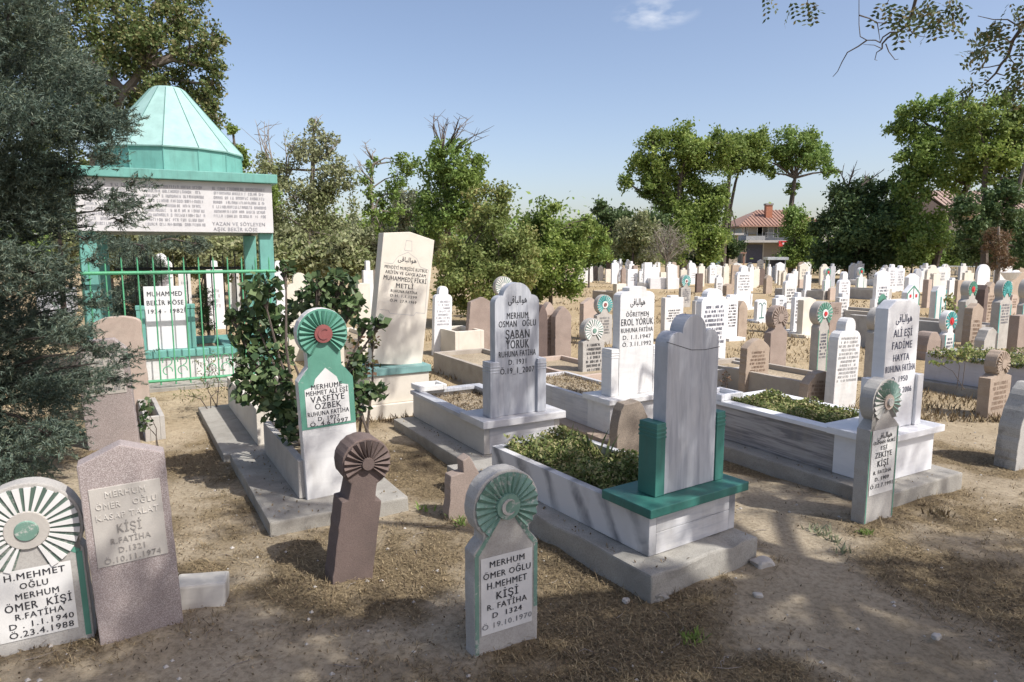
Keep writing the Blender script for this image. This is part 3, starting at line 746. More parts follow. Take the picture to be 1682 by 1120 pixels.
tree('pine_bush', 'grey green pine branches behind the railings of the kiosk', 'bush', 11.0, 235,
     [(205, 405, 34, 20), (265, 395, 34, 16), (320, 400, 30, 14), (225, 450, 30, 40), (200, 490, 28, 40), (255, 440, 20, 30), (240, 500, 24, 36)], L_JUN, 0.09, group=GB, aspect=0.16, r0=0.05, dens=2.0)
tree('small_cypress', 'small dark cypress behind the tomb inside the kiosk', 'bush', 10.6, 336,
     [(336, 482, 10, 16), (336, 505, 12, 20), (335, 530, 12, 18)], L_DARK, 0.06, group=GB, aspect=0.25, r0=0.03)
tree('umbrella_bush', 'green bush against the sky left of the sparse olive tree', 'tree', 17, 395,
     [(398, 262, 14, 16), (380, 215, 8, 10), (410, 300, 22, 20), (430, 320, 24, 24), (390, 250, 10, 14)], L_MID, 0.13, group=GB, r0=0.06, trunk=[(400, 350), (392, 290), (383, 220)])

# a broken row of hedge bushes along the far edge of the cemetery
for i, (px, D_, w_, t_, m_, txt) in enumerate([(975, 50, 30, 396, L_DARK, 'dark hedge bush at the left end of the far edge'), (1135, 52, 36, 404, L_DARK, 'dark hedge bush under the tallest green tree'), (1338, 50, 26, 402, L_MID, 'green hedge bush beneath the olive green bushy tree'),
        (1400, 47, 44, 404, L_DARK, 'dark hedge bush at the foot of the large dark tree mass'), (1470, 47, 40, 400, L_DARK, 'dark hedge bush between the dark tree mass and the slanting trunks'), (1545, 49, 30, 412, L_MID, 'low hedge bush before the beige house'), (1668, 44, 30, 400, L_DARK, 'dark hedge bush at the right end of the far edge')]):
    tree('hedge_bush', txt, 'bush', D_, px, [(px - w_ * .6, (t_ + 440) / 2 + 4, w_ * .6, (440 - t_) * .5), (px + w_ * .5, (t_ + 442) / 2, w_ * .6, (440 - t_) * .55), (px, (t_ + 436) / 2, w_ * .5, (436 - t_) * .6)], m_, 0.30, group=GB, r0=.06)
for i, (px, D_, w_, t_, m_, txt) in enumerate([(430, 26, 50, 350, L_OLIVE, 'olive thicket low behind the kiosk and the sparse olive tree'), (540, 27, 50, 355, L_OLIVE, 'olive thicket low between the sparse olive and the slim dark tree'), (640, 28, 50, 362, L_MID, 'green thicket low behind the tall cream headstone'), (300, 24, 60, 360, L_OLIVE, 'olive thicket behind the railings of the kiosk'), (180, 22, 60, 350, L_OLIVE, 'olive thicket behind the left posts of the kiosk'), (480, 17.5, 46, 392, L_OLIVE, 'dry olive thicket just right of the kiosk posts'), (560, 17, 44, 388, L_OLIVE, 'dry olive thicket behind the lilac'), (395, 16, 44, 385, L_OLIVE, 'dry olive thicket between the right kiosk posts')]):
    tree('thicket', txt, 'bush', D_, px, [(px - w_ * .6, (t_ + 450) / 2 + 8, w_ * .7, (450 - t_) * .5), (px + w_ * .5, (t_ + 452) / 2, w_ * .7, (450 - t_) * .55), (px, (t_ + 446) / 2, w_ * .6, (446 - t_) * .6)], m_, 0.18, group=GB, r0=.06)

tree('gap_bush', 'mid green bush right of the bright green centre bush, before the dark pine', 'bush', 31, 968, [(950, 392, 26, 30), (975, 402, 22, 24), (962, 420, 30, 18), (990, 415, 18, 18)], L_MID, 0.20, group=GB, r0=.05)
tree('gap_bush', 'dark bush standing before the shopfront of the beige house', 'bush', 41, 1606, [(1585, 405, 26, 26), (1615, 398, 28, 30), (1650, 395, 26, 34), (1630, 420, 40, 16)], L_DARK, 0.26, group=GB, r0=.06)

# a far wood closing the horizon
def far_wood():
    C = []
    for i in range(190):
        a = rnd.uniform(-0.95, 0.98); D = rnd.uniform(70, 120)
        if 0.24 < a < 0.46: continue
        h = rnd.uniform(2.6, 5.4)
        c = np.array([a * D, D, h * 0.5])
        C.append(c + rng.normal(size=(420, 3)) * np.array([3.2, 1.5, h * 0.33]))
    C = np.concatenate(C); C = C[C[:, 2] > 0]
    tag(quads_obj('far_wood', leaf_quads(C, 0.55, 0.7), L_MID), 'distant line of trees and hedges closing the horizon', 'wood', kind='stuff')
far_wood()

# ------------------------------------------------------------------ the juniper close on the left
def juniper():
    D0 = 4.85
    bp = at(-70, 412, D0); bp.z = 0
    root = thing('juniper_tree', 'large blue grey juniper filling the left edge', 'tree', bp)
    tb = MB()
    top = Vector((0.1, 0.1, 5.2))
    tb.tube([(0, 0, -0.1), (0.03, 0, 1.2), (0.06, 0.05, 2.6), top], [0.16, 0.13, 0.09, 0.03], 8)
    blobs = [(40, 110, 84, 56), (105, 135, 56, 40), (55, 205, 100, 46), (150, 212, 46, 28), (195, 205, 22, 14), (25, 290, 70, 36), (92, 285, 30, 24), (165, 262, 26, 16), (25, 362, 80, 40), (62, 345, 40, 34), (125, 318, 30, 10),
             (35, 440, 66, 46), (80, 472, 34, 36), (40, 545, 74, 44), (108, 548, 42, 24), (150, 500, 26, 16), (155, 575, 34, 12), (40, 632, 84, 46), (95, 650, 50, 34), (145, 620, 30, 18), (25, 712, 75, 40), (80, 715, 46, 30), (10, 765, 60, 26),
             (205, 590, 22, 8), (190, 625, 24, 8), (-60, 250, 80, 200), (-60, 550, 80, 200), (15, 20, 70, 60), (185, 330, 26, 9), (215, 340, 24, 7), (215, 305, 22, 7), (175, 345, 24, 9), (200, 365, 22, 8), (140, 395, 22, 8), (150, 430, 20, 8)]
    VA = []
    for (px, py, rx, ry) in blobs:
        dd = rnd.uniform(-0.42, 0.30)
        D = D0 + dd
        k = D / FPX
        c = at(px, py, D) - bp
        ax, az = rx * k, ry * k
        ay = min(0.5, max(ax, az))
        att = Vector((0.05, 0.03, min(5.0, max(0.5, c.z - 0.25))))
        mid = att.lerp(c, 0.55) + Vector((0, 0, 0.05))
        tb.tube([att, mid, mid.lerp(c, .6)], [0.016, 0.010, 0.004], 5)
        npl = int(rx * ry * 0.095)
        q = unit(rng.normal(size=(npl, 3))) * (rng.uniform(0.03, 1, (npl, 1)) ** 0.45) * np.array([ax, ay, az]) + np.array(c)
        for p in q:
            if p[2] < 0.1: continue
            out = unit((p - np.array(att)) * np.array([1, 1, 0.6])) + rng.normal(size=3) * 0.45 + np.array([0, 0, 0.12])
            out = unit(out)
            ln = rng.uniform(0.09, 0.19)
            n = 30
            t = rng.uniform(0, 1, (n, 1)) ** 0.8
            side = rng.normal(size=(n, 3)); side = unit(side)
            cpos = p + out * t * ln + side * (0.045 * (1.05 - t)) * rng.uniform(0.2, 1, (n, 1))
            VA.append(leaf_quads(cpos, 0.040, 0.15, 0.2, axis=out * 1.3 + side.mean(0)))
        for i in range(min(6, npl)):
            tb.tube([c, c.lerp(Vector(q[i]), 0.6) + Vector((0, 0, 0.02)), Vector(q[i])], [0.010, 0.007, 0.003], 4, cap=False)
    tb.build('trunk', stone('dark_juniper_bark', (0.035, 0.028, 0.022), (0.06, 0.05, 0.04), None, scale=12), root)
    quads_obj('crown', np.concatenate(VA), L_JUN, root)
juniper()

# ------------------------------------------------------------------ the robinia overhead: its crown shades the foreground, its tips hang into the view
def pinnate(p, d, ln, pairs, lw):
    p = np.array(p); d = unit(np.array(d, float)); s = unit(np.cross(d, rng.normal(size=3))); V = []
    for i in range(pairs):
        t = (i + 1) / (pairs + 0.3)
        q = p + d * ln * t + np.array([0, 0, -0.03 * t * t])
        for sg in (-1, 1):
            dd = unit(d * 0.45 + s * sg + rng.normal(size=3) * 0.15)
            e = q + dd * lw * rng.uniform(0.8, 1.15); w = unit(np.cross(dd, np.cross(d, s) + rng.normal(size=3) * 0.3)) * lw * 0.25
            m = q * 0.5 + e * 0.5
            V.append([q, m + w, e, m - w])
    return V
def robinia():
    tp = Vector((4.9, 1.0, 0))
    root = thing('robinia_tree', 'robinia whose thin leafy twigs hang into the top right corner', 'tree', tp)
    tb = MB()
    top = Vector((4.3, 1.6, 3.9))
    tb.tube([Vector((0, 0, -0.1)), Vector((-0.15, 0.1, 1.5)), Vector((-0.4, 0.4, 3.0)), top - tp], [0.15, 0.13, 0.11, 0.08], 9)
    V = []
    CROWN = [(2.1, 0.7, 5.0, 0.62), (2.9, 0.2, 5.0, 0.75), (3.7, 0.35, 5.1, 0.75), (4.6, 0.2, 5.2, 0.8), (5.4, 0.5, 5.2, 0.72), (6.2, 0.6, 5.0, 0.6), (3.0, -0.7, 5.2, 0.8), (4.2, -0.8, 5.2, 0.85), (5.5, -0.6, 5.4, 0.9),
             (3.95, 1.75, 5.0, 0.55), (3.55, 1.95, 4.8, 0.38), (3.0, 3.4, 4.9, 0.50), (3.3, 3.15, 4.7, 0.35), (2.0, 4.9, 5.3, 0.42), (2.1, 2.05, 5.0, 0.36), (5.2, 3.3, 5.6, 0.5), (6.6, 2.0, 6.2, 0.8), (5.6, 1.15, 5.0, 0.42), (6.3, 1.3, 5.0, 0.55), (5.0, -0.2, 5.0, 0.7), (3.3, 0.6, 5.0, 0.45), (4.3, 0.75, 5.0, 0.4), (6.0, -0.2, 5.0, 0.7), (2.5, 0.3, 5.2, 0.5), (2.2, -0.2, 4.7, 0.6), (1.4, 0.2, 4.8, 0.5)]
    for (x, y, z, r) in CROWN:
        c = Vector((x, y, z)) - tp
        s0 = Vector((-0.4, 0.4, 3.0)) if rnd.random() < 0.5 else top - tp
        mid = s0.lerp(c, 0.5) + Vector((rnd.uniform(-.15, .15), rnd.uniform(-.15, .15), 0.15))
        tb.tube([s0, mid, c], [0.06, 0.042, 0.02], 6)
        n = int(760 * r * r)
        q = unit(rng.normal(size=(n, 3))) * (rng.uniform(0.02, 1, (n, 1)) ** 0.5) * r * np.array([1, 1, 0.6]) + np.array(c)
        for i in range(min(9, n)):
            e = Vector(q[i]); tb.tube([c, c.lerp(e, 0.5) + Vector((0, 0, 0.06)), e], [0.018, 0.012, 0.005], 4, cap=False)
        for p in q:
            d = rng.normal(size=3); d[2] -= 0.4
            V += pinnate(p, d, rng.uniform(0.13, 0.2), 5, 0.048)
    # hanging twigs that show in the picture
    DT = 4.6
    def tw(pts, r=0.007, dd=0.0):
        r *= 1.35
        P = [at(x, y, DT + dd + 0.03 * i) - tp for i, (x, y) in enumerate(pts)]
        n = len(P); tb.tube(P, [r * (1 - 0.65 * i / max(1, n - 1)) for i in range(n)], 5, cap=False)
        return P
    a = tw([(1560, -160), (1520, -60), (1504, 0), (1498, 22), (1490, 42), (1474, 53), (1458, 62), (1449, 72), (1449, 80)], 0.010)
    tb.tube([Vector((4.9, 3.4, 4.9)) - tp, at(1640, -300, DT) - tp, a[0]], [0.03, 0.018, 0.010], 5)
    tw([(1474, 53), (1462, 53), (1450, 61), (1446, 70), (1438, 66), (1424, 66), (1413, 60), (1411, 40), (1411, 0), (1412, -40)], 0.0042)
    tw([(1412, 25), (1428, 30), (1441, 37), (1460, 38), (1482, 38)], 0.0035); tw([(1441, 37), (1444, 56), (1446, 70)], 0.0026)
    tw([(1424, 66), (1410, 76), (1392, 86), (1383, 102), (1376, 117), (1368, 126)], 0.0040)
    tw([(1449, 80), (1440, 86), (1437, 98), (1441, 99)], 0.003); tw([(1455, 72), (1460, 85), (1470, 98), (1476, 97)], 0.003); tw([(1449, 80), (1436, 74), (1418, 73)], 0.0025)
    tw([(1492, 44), (1498, 54), (1510, 59), (1524, 61)], 0.003)
    b = tw([(1760, -80), (1700, 10), (1678, 46), (1664, 66), (1656, 92), (1644, 106), (1636, 120), (1628, 128), (1620, 136)], 0.011)
    tb.tube([Vector((5.6, 4.4, 5.0)) - tp, at(1800, -220, DT) - tp, b[0]], [0.03, 0.018, 0.011], 5)
    tw([(1664, 66), (1646, 72), (1630, 84), (1610, 88)], 0.004); tw([(1644, 106), (1625, 110), (1606, 112), (1592, 118)], 0.0034); tw([(1678, 46), (1655, 32), (1632, 32), (1606, 26)], 0.004)
    tw([(1636, 120), (1650, 124), (1672, 118)], 0.0034); tw([(1690, 92), (1664, 91), (1640, 92)], 0.004); tw([(1628, 128), (1614, 140), (1600, 146)], 0.003); tw([(1656, 92), (1672, 112), (1670, 130)], 0.003)
    tw([(1640, -60), (1570, -20), (1555, 20)], 0.005); tw([(1540, -60), (1470, -30), (1458, 4)], 0.005); tw([(1400, -70), (1330, -30), (1326, 6)], 0.005); tw([(1360, -60), (1306, -20), (1300, 0)], 0.004)
    LV = [(1302, 0, -90), (1322, 0, -95), (1330, 2, -80), (1255, -16, -90), (1452, 0, -120), (1462, 2, -90), (1480, 10, -100), (1484, 20, -110), (1478, 28, -95), (1494, 14, -60), (1502, 10, -70), (1490, 36, -100), (1486, 4, -120),
          (1524, 2, -60), (1530, 10, -95), (1538, 14, -75), (1548, 10, -50), (1556, 0, -60), (1560, 10, -120), (1545, 24, -130), (1530, 30, -110), (1548, 32, -20), (1565, 14, -80), (1535, 26, -60), (1520, -6, -90),
          (1640, 30, -150), (1652, 34, -130), (1664, 20, -60), (1672, 26, -80), (1680, 60, -100), (1650, 50, -120), (1644, 40, -160), (1622, 78, 170), (1618, 82, -160), (1628, 90, -170), (1610, 62, -10), (1602, 66, 0), (1630, 62, 170), (1600, 92, 20),
          (1606, 84, -170), (1676, 70, -60), (1682, 90, -90), (1664, 130, -60), (1676, 124, -80), (1668, 140, -100), (1610, 140, 180), (1600, 142, -150), (1630, 132, -110), (1640, 126, -60), (1650, 140, -80), (1660, 104, -90), (1620, 112, -120),
          (1690, 20, -100), (1675, 5, -70), (1660, 0, -100), (1646, 64, -60), (1656, 112, -50)]
    for (x, y, an) in LV:
        p = at(x, y, DT + rnd.uniform(-0.15, 0.2)) - tp
        t = R(an + rnd.uniform(-25, 25))
        V += pinnate(p, (math.cos(t), rnd.uniform(-0.4, 0.4), math.sin(t)), 0.135 * rnd.uniform(0.8, 1.2), 6, 0.040)
        V += pinnate(p, (math.cos(t + 0.7), rnd.uniform(-0.4, 0.4), math.sin(t + 0.7)), 0.115 * rnd.uniform(0.8, 1.2), 5, 0.037)
    tb.build('trunk', M_BARK, root)
    quads_obj('crown', np.array(V), L_ROB, root)
robinia()
# ------------------------------------------------------------------ lettering
TXT = {}
def text2d(s):
    if s in TXT: return TXT[s]
    cu = bpy.data.curves.new('t', 'FONT'); cu.body = s; cu.resolution_u = 2; cu.space_character = 1.12
    o = bpy.data.objects.new('t', cu)
    me = bpy.data.meshes.new_from_object(o)
    V = [(v.co.x, v.co.y) for v in me.vertices]; F = [tuple(p.vertices) for p in me.polygons]
    bpy.data.objects.remove(o); bpy.data.curves.remove(cu); bpy.data.meshes.remove(me)
    TXT[s] = (V, F)
    return TXT[s]
def add_text(mb, s, x, z, h, width, y, cap=0.70, raise_=0.0, mi=0):
    V, F = text2d(s)
    x0, x1 = min(p[0] for p in V), max(p[0] for p in V)
    sx = (width / (x1 - x0)) if width else h / cap
    sz = h / cap
    vv = [(x + (p[0] - (x0 + x1) / 2) * sx, y - raise_, z + p[1] * sz - h / 2) for p in V]
    mb.add(vv, F, mi)
    if not raise_: mb.add([(p[0] + .028 * sz, p[1] - .0003, p[2]) for p in vv], F, mi)      # second, slightly shifted pass: heavy stencil strokes
    if raise_:
        cnt = {}
        for f in F:
            for a, b_ in zip(f, f[1:] + f[:1]):
                cnt[(a, b_)] = 1
        k = len(mb.v); mb.v += [(p[0], y, p[2]) for p in vv]; off = k - len(vv)
        for (a, b_) in cnt:
            if (b_, a) not in cnt:
                mb.f.append((off + b_, off + a, k + a, k + b_)); mb.m.append(mi)
ARAB = '\ufef0\ufed7\ufe8e\ufe92\ufedf\ufe8d\ufeee\ufeeb'
def inscribe(parent, w, H, lines, y, mat, name='inscription', raise_=0.0):
    mb = MB()
    for ln in lines:
        s, zf, hf, wf = ln[:4]; xo = ln[4] if len(ln) > 4 else 0
        if s == 'AR': add_text(mb, ARAB, xo * w, zf * H, hf * H, wf * w if wf else None, y, cap=1.0, raise_=raise_)
        else: add_text(mb, s, xo * w, zf * H, hf * H, wf * w if wf else None, y, raise_=raise_)
    return mb.build(name, mat, parent)
def scribble(parent, w, H, z1, z0, rows, mat, y, wf=0.8, name='inscription', fill=0.62, xo=0.0, var=0.3):
    mb = MB()
    step = (z1 - z0) * H / rows; hh = step * fill
    for r in range(rows):
        W = w * wf * rnd.uniform(1 - var, 1.0); z = z1 * H - (r + 0.5) * step
        cw = hh * 0.62; n = max(2, int(W / cw)); cw = W / n; t = cw * 0.22
        for i in range(n):
            if 0 < i < n - 1 and rnd.random() < 0.12: continue
            x = xo * w - W / 2 + i * cw; xa, xb = x + cw * 0.1, x + cw * 0.85
            def q(a, b_, c, d): mb.add([(a, y, c), (b_, y, c), (b_, y, d), (a, y, d)], [(0, 1, 2, 3)])
            q(xa, xa + t, z - hh / 2, z + hh / 2)
            if rnd.random() < 0.6: q(xb - t, xb, z - hh / 2, z + hh / 2)
            for zz, p in ((hh / 2 - t, 0.55), (-t / 2, 0.5), (-hh / 2, 0.5)):
                if rnd.random() < p: q(xa + t, xb - t if rnd.random() < 0.7 else xb, z + zz, z + zz + t)
    return mb.build(name, mat, parent)

# ------------------------------------------------------------------ headstone shapes
B0 = -0.09
def arc(cx, cz, r, a0, a1, n):
    return [(cx + r * math.cos(R(a0 + (a1 - a0) * i / n)), cz + r * math.sin(R(a0 + (a1 - a0) * i / n))) for i in range(n + 1)]
def outline(kind, w, h, p=None, bot=B0):
    p = p or {}
    a = w / 2; o = [(-a, bot), (a, bot)]
    if kind == 'point':
        s = p.get('s', 0.9); o += [(a, s * h), (0, h), (-a, s * h)]
    elif kind == 'arch':                       # pointed arch with curved shoulders
        s = p.get('s', 0.82); rt = [(a * (1 - t) ** 0.75 if t < 1 else 0, s * h + (h - s * h) * t ** 0.85) for t in (0, .15, .32, .5, .68, .84)]
        o += rt + [(0, h)] + [(-x, z) for x, z in reversed(rt)]
    elif kind == 'flat': o += [(a, h), (-a, h)]
    elif kind == 'cut': o += [(a, h * p.get('s', .86)), (a * .55, h), (-a * .55, h), (-a, h * p.get('s', .86))]
    elif kind == 'round':
        r = a; o += arc(0, h - a * p.get('f', 1.0), a, 0, 180, 14) if p.get('f', 1.0) == 1.0 else [(a * math.cos(R(t)), h - a * p['f'] + a * p['f'] * math.sin(R(t))) for t in range(0, 181, 15)]
    elif kind == 'tab':                        # square shoulders with a rounded tab
        s = p.get('s', .88); t = a * p.get('t', .42); r = min(t, h - s * h) * 0.6
        o += [(a, s * h), (t, s * h + 0.004)] + arc(t - r, h - r, r, 0, 90, 4) + arc(-t + r, h - r, r, 90, 180, 4) + [(-t, s * h + 0.004), (-a, s * h)]
    elif kind == 'ogee':                       # rounded shoulders, notch and a domed middle
        s = p.get('s', .88); t = a * p.get('t', .52); rs = (a - t) * 0.95; n0 = h - t * p.get('d', 1.0)
        right = [(a, s * h - rs * p.get('q', 1.0))]
        right += [(a - rs + rs * math.cos(R(x)), s * h - rs * p.get('q', 1.0) + rs * p.get('q', 1.0) * math.sin(R(x))) for x in (20, 45, 70, 90)]
        right += [(t, s * h + 0.003)]
        if n0 > s * h + 0.01: right += [(t, n0)]
        zz = max(n0, s * h + 0.006)
        right += [(t * math.cos(R(x)), zz + (h - zz) * math.sin(R(x))) for x in (15, 35, 55, 75)]
        o += right + [(0, h)] + [(-x, z) for x, z in reversed(right)]
    elif kind == 'cloud':                      # round side lobes, notches and a round middle lobe
        rl = p.get('rl', .19) * a * 2; t = p.get('t', .56) * a; z1 = h * p.get('s', .80)
        right = arc(a - rl, z1, rl, 0, 112, 7) + arc(0, h - t, t, p.get('a', -6), 78, 8)
        o += right + [(0, h)] + [(-x, z) for x, z in reversed(right)]
    elif kind == 'waist':                      # brown marker: shoulders, neck and a pointed cap
        o += [(a, .72 * h), (a * .62, .77 * h), (a * .62, .86 * h), (a * .75, .90 * h), (0, h), (-a * .75, .90 * h), (-a * .62, .86 * h), (-a * .62, .77 * h), (-a, .72 * h)]
    elif kind == 'lump':
        sd = rnd.random() * 20
        for t in range(0, 181, 15):
            rr = 1 + 0.16 * noise.noise(Vector((t * .03, sd, 0))); o.append((a * math.cos(R(t)) * rr, h * .35 + h * .65 * math.sin(R(t)) * rr))
    elif kind == 'broken':
        o += [(a, h * .62), (a * .8, h * .66), (a * .35, h * .9), (a * .1, h), (-a * .3, h * .93), (-a * .25, h * .74), (-a, h * .70)]
    elif kind == 'slant': o += [(a, h * p.get('r', .8)), (a * .2, h), (-a * .5, h * .93), (-a, h * .62)]
    elif kind == 'ros':
        Rr = p['R']; nw = p['n']; zs = p['s']; zc = h - Rr
        a0 = -math.degrees(math.acos(min(1, nw / Rr)))
        if p.get('sq'): sh = [(a, zs), (nw + 0.004, zs + p.get('k', .012))]
        else: sh = [(a, zs), (nw + (a - nw) * .35, zs + p.get('k', .04) * .7), (nw, zs + p.get('k', .04))]
        o += sh + arc(0, zc, Rr, a0, 180 - a0, 34) + [(-x, z) for x, z in reversed(sh)]
    return o
def densify(o, step=0.03, jit=0.0):
    out = []
    for (x0, z0), (x1, z1) in zip(o, o[1:] + o[:1]):
        L_ = math.hypot(x1 - x0, z1 - z0); n = max(1, int(L_ / step))
        for i in range(n):
            t = i / n; out.append((x0 + (x1 - x0) * t + rnd.gauss(0, jit), z0 + (z1 - z0) * t + rnd.gauss(0, jit)))
    return out
def rosette(parent, zc, Rr, y, N_=20, ridge=M_MINT, valley=M_GREEN, hub=M_RED, mode='wedge', gap=58, hubr=0.36, emblem=True, lift=0.012, hub2=None, emb=None):
    """fan of flutes round a raised hub; the lower sector, over the neck, stays plain"""
    mb = MB(); a0, a1 = -90 + gap / 2, 270 - gap / 2
    r0, r1 = Rr * hubr, Rr * 0.93
    st = (a1 - a0) / N_
    def P(r, t, yy): return (r * math.cos(R(t)), yy, zc + r * math.sin(R(t)))
    for i in range(N_):
        t0 = a0 + i * st; tm = t0 + st * rnd.uniform(.40, .60); t1 = t0 + st
        r1 = Rr * rnd.uniform(.905, .945)
        if mode == 'fold':
            mb.add([P(r0, t0, y - .002), P(r1, t0, y - .002), P(r1 * 1.02, tm, y - lift), P(r0, tm, y - lift), P(r1, t1, y - .002), P(r0, t1, y - .002)], [(0, 1, 2, 3)], 0)
            mb.add([P(r0, t0, y - .002), P(r1, t0, y - .002), P(r1 * 1.02, tm, y - lift), P(r0, tm, y - lift), P(r1, t1, y - .002), P(r0, t1, y - .002)], [(3, 2, 4, 5)], 1)
            mb.add([P(r1, t0, y - .002), P(r1, t1, y - .002), P(r1 * 1.02, tm, y - lift), P(r1, t0, y), P(r1, t1, y)], [(0, 1, 2)], 0)
        else:
            mb.add([P(r0, t0, y - .0025), P(r1, t0, y - .0025), P(r1, t1, y - .0025), P(r0, t1, y - .0025)], [(0, 1, 2, 3)], 1)
            jw = rnd.uniform(-.05, .05)
            q0, q1 = t0 + st * (.26 + jw), t0 + st * (.74 + jw)
            e0, e1 = t0 + st * (.20 + jw), t0 + st * rnd.uniform(.75, .84)
            v = [P(r0, q0, y - lift), P(r1, e0, y - lift), P(r1, e1, y - lift), P(r0, q1, y - lift), P(r0, q0, y - .001), P(r1, e0, y - .001), P(r1, e1, y - .001), P(r0, q1, y - .001)]
            mb.add(v, [(0, 1, 2, 3), (4, 5, 1, 0), (5, 6, 2, 1), (6, 7, 3, 2)], 0)
    ro = mb.build('rosette', [ridge, valley], parent)
    hb = MB(); n = 24
    def disc(r, ya, yb, mi=0, r2=None):
        k = r2 or r
        v = [P(k, 360 * i / n, yb) for i in range(n)] + [P(r, 360 * i / n, ya) for i in range(n)]
        hb.add(v, [tuple(range(n))] + [(i + n, (i + 1) % n + n, (i + 1) % n, i) for i in range(n)], mi)
    disc(r0 * 1.04, y, y - lift * 1.2, 0, r0 * 0.98)
    if hub2: disc(r0 * .55, y - lift * 1.2, y - lift * 1.9, 1, r0 * .5)
    ho = hb.build('hub', [hub, hub2 or hub], ro)
    if emblem:
        em = MB(); rr = r0 * .62; yy = y - lift * 1.2 - (.0 if not hub2 else lift * .72)
        v = []; nn = 20
        for i in range(nn + 1):                                    # a crescent opening to the right
            t = 50 + 260 * i / nn; v.append(P(rr, t, yy - .005))
        for i in range(nn + 1):
            t = 310 - 260 * i / nn; x = rr * .22 + rr * .76 * math.cos(R(t)); z = rr * .80 * math.sin(R(t)); v.append((x, yy - .005, zc + z))
        nv = len(v); em.add(v, [(i, i + 1, nv - 2 - i, nv - 1 - i) for i in range(nn)])
        em.add([(p[0], yy, p[2]) for p in v] + v, [(i, (i + 1) % nv, nv + (i + 1) % nv, nv + i) for i in range(nv)])
        em.build('crescent_emblem', emb or hub, ho)
    return ro
def strip(mb, pts, wd, y, mi=0):
    for (x0, z0), (x1, z1) in zip(pts, pts[1:]):
        d = Vector((x1 - x0, z1 - z0)); n = Vector((-d.y, d.x)).normalized() * wd / 2
        mb.add([(x0 + n.x, y, z0 + n.y), (x0 - n.x, y, z0 - n.y), (x1 - n.x, y, z1 - n.y), (x1 + n.x, y, z1 + n.y)], [(0, 1, 2, 3)], mi)
def place(xl, xr, yb, yt, yaw=30, th=0.1, z0=0.0):
    xc = (xl + xr) / 2; g = G(xc, yb, z0)
    dep = g.y * CP + (CAM_H - z0) * SP; u = (xc - 841) / FPX
    fac = max(0.3, math.cos(R(yaw)) - math.sin(R(yaw)) * u)
    w = (xr - xl) * dep / FPX / fac
    H = Zat(g, yt) - z0
    c = g + Vector((-math.sin(R(yaw)), math.cos(R(yaw)), 0)) * th / 2
    return c, w, H
def head(name, label, cat, kind, mat, xl, xr, yb, yt, yaw=30, th=0.1, lean=0.0, pitch=0.0, group=None, p=None, ros=None, worn=0.0, part='slab', bevel=0.006, z0=0.0, H=None, w=None, jit=0.0):
    c, w_, H_ = place(xl, xr, yb, yt, yaw, th, z0)
    w = w or w_; H = H or H_
    root = thing(name, label, cat, c, yaw, group, lean, pitch)
    if kind == 'ros':
        q = dict(R=0.21 * H, n=0.10 * H, s=0.58 * H, k=0.04 * H)
        q['R'] = min(q['R'], w * 0.56); q['n'] = min(q['n'], w * .36)
        for kk, vv in (p or {}).items(): q[kk] = vv * H if kk in ('R', 'n', 's', 'k') else vv
        p = q
    o = outline(kind, w, H, p)
    if jit: o = densify(o, 0.03, jit)
    sl = MB().prism(o, -th / 2, th / 2).build(part, mat, root, bevel=bevel)
    if ros is not None: rosette(sl, H - p['R'], p['R'], -th / 2, **ros)
    return root, sl, w, H, -th / 2
def kerb(mb, x0, x1, y0, y1, z0, z1, t=0.05, mi=0):
    return mb.box(x0, x0 + t, y0, y1, z0, z1, mi).box(x1 - t, x1, y0, y1, z0, z1, mi).box(x0 + t, x1 - t, y0, y0 + t, z0, z1, mi).box(x0 + t, x1 - t, y1 - t, y1, z0, z1, mi)
def world(root, x, y, z=0.0):
    a = root.rotation_euler[2]
    return Vector((root.location.x + x * math.cos(a) - y * math.sin(a), root.location.y + x * math.sin(a) + y * math.cos(a), root.location.z + z))
def cover(name, label, root, x0, x1, y0, y1, z, n, size, mat, hump=0.05, aspect=0.5, up=0.6, edge=0.0):
    xs = rng.uniform(x0, x1, n); ys = rng.uniform(y0, y1, n)
    a = root.rotation_euler[2]
    P = []
    for x, y in zip(xs, ys):
        h = max(0.0, 0.5 + 0.9 * noise.noise(Vector((x * 5, y * 5, root.location.x)))) * hump
        if edge and rnd.random() < .3: x = x0 - rnd.random() * edge
        P.append(tuple(world(root, x, y, z + rnd.random() ** 0.6 * (h + 0.012))))
    return tag(quads_obj(name, leaf_quads(np.array(P), size, aspect, up), mat), label, 'plants', kind='stuff')
def blades(name, label, cat, pts, hgt, wd, n, mat, spread=0.3, group=None):
    V = []
    c0 = Vector(pts[0])
    root = thing(name, label, cat, c0, 0, group)
    for p in pts:
        for i in range(n):
            q = Vector(p) - c0 + Vector((rnd.gauss(0, .025), rnd.gauss(0, .025), 0)); h = hgt * rnd.uniform(.6, 1.1); a = rnd.uniform(0, 6.28)
            l = Vector((rnd.gauss(0, spread), rnd.gauss(0, spread), 1)).normalized(); s = Vector((math.cos(a), math.sin(a), 0)) * wd / 2
            m_ = q + l * h * .55; t = q + l * h + Vector((l.x, l.y, -.15)) * h * .2
            V.append([q - s, q + s, m_ + s * .85, m_ - s * .85]); V.append([m_ - s * .85, m_ + s * .85, t + s * .05, t - s * .05])
    quads_obj('leaves', np.array([[tuple(x) for x in f] for f in V]), mat, root)
    return root

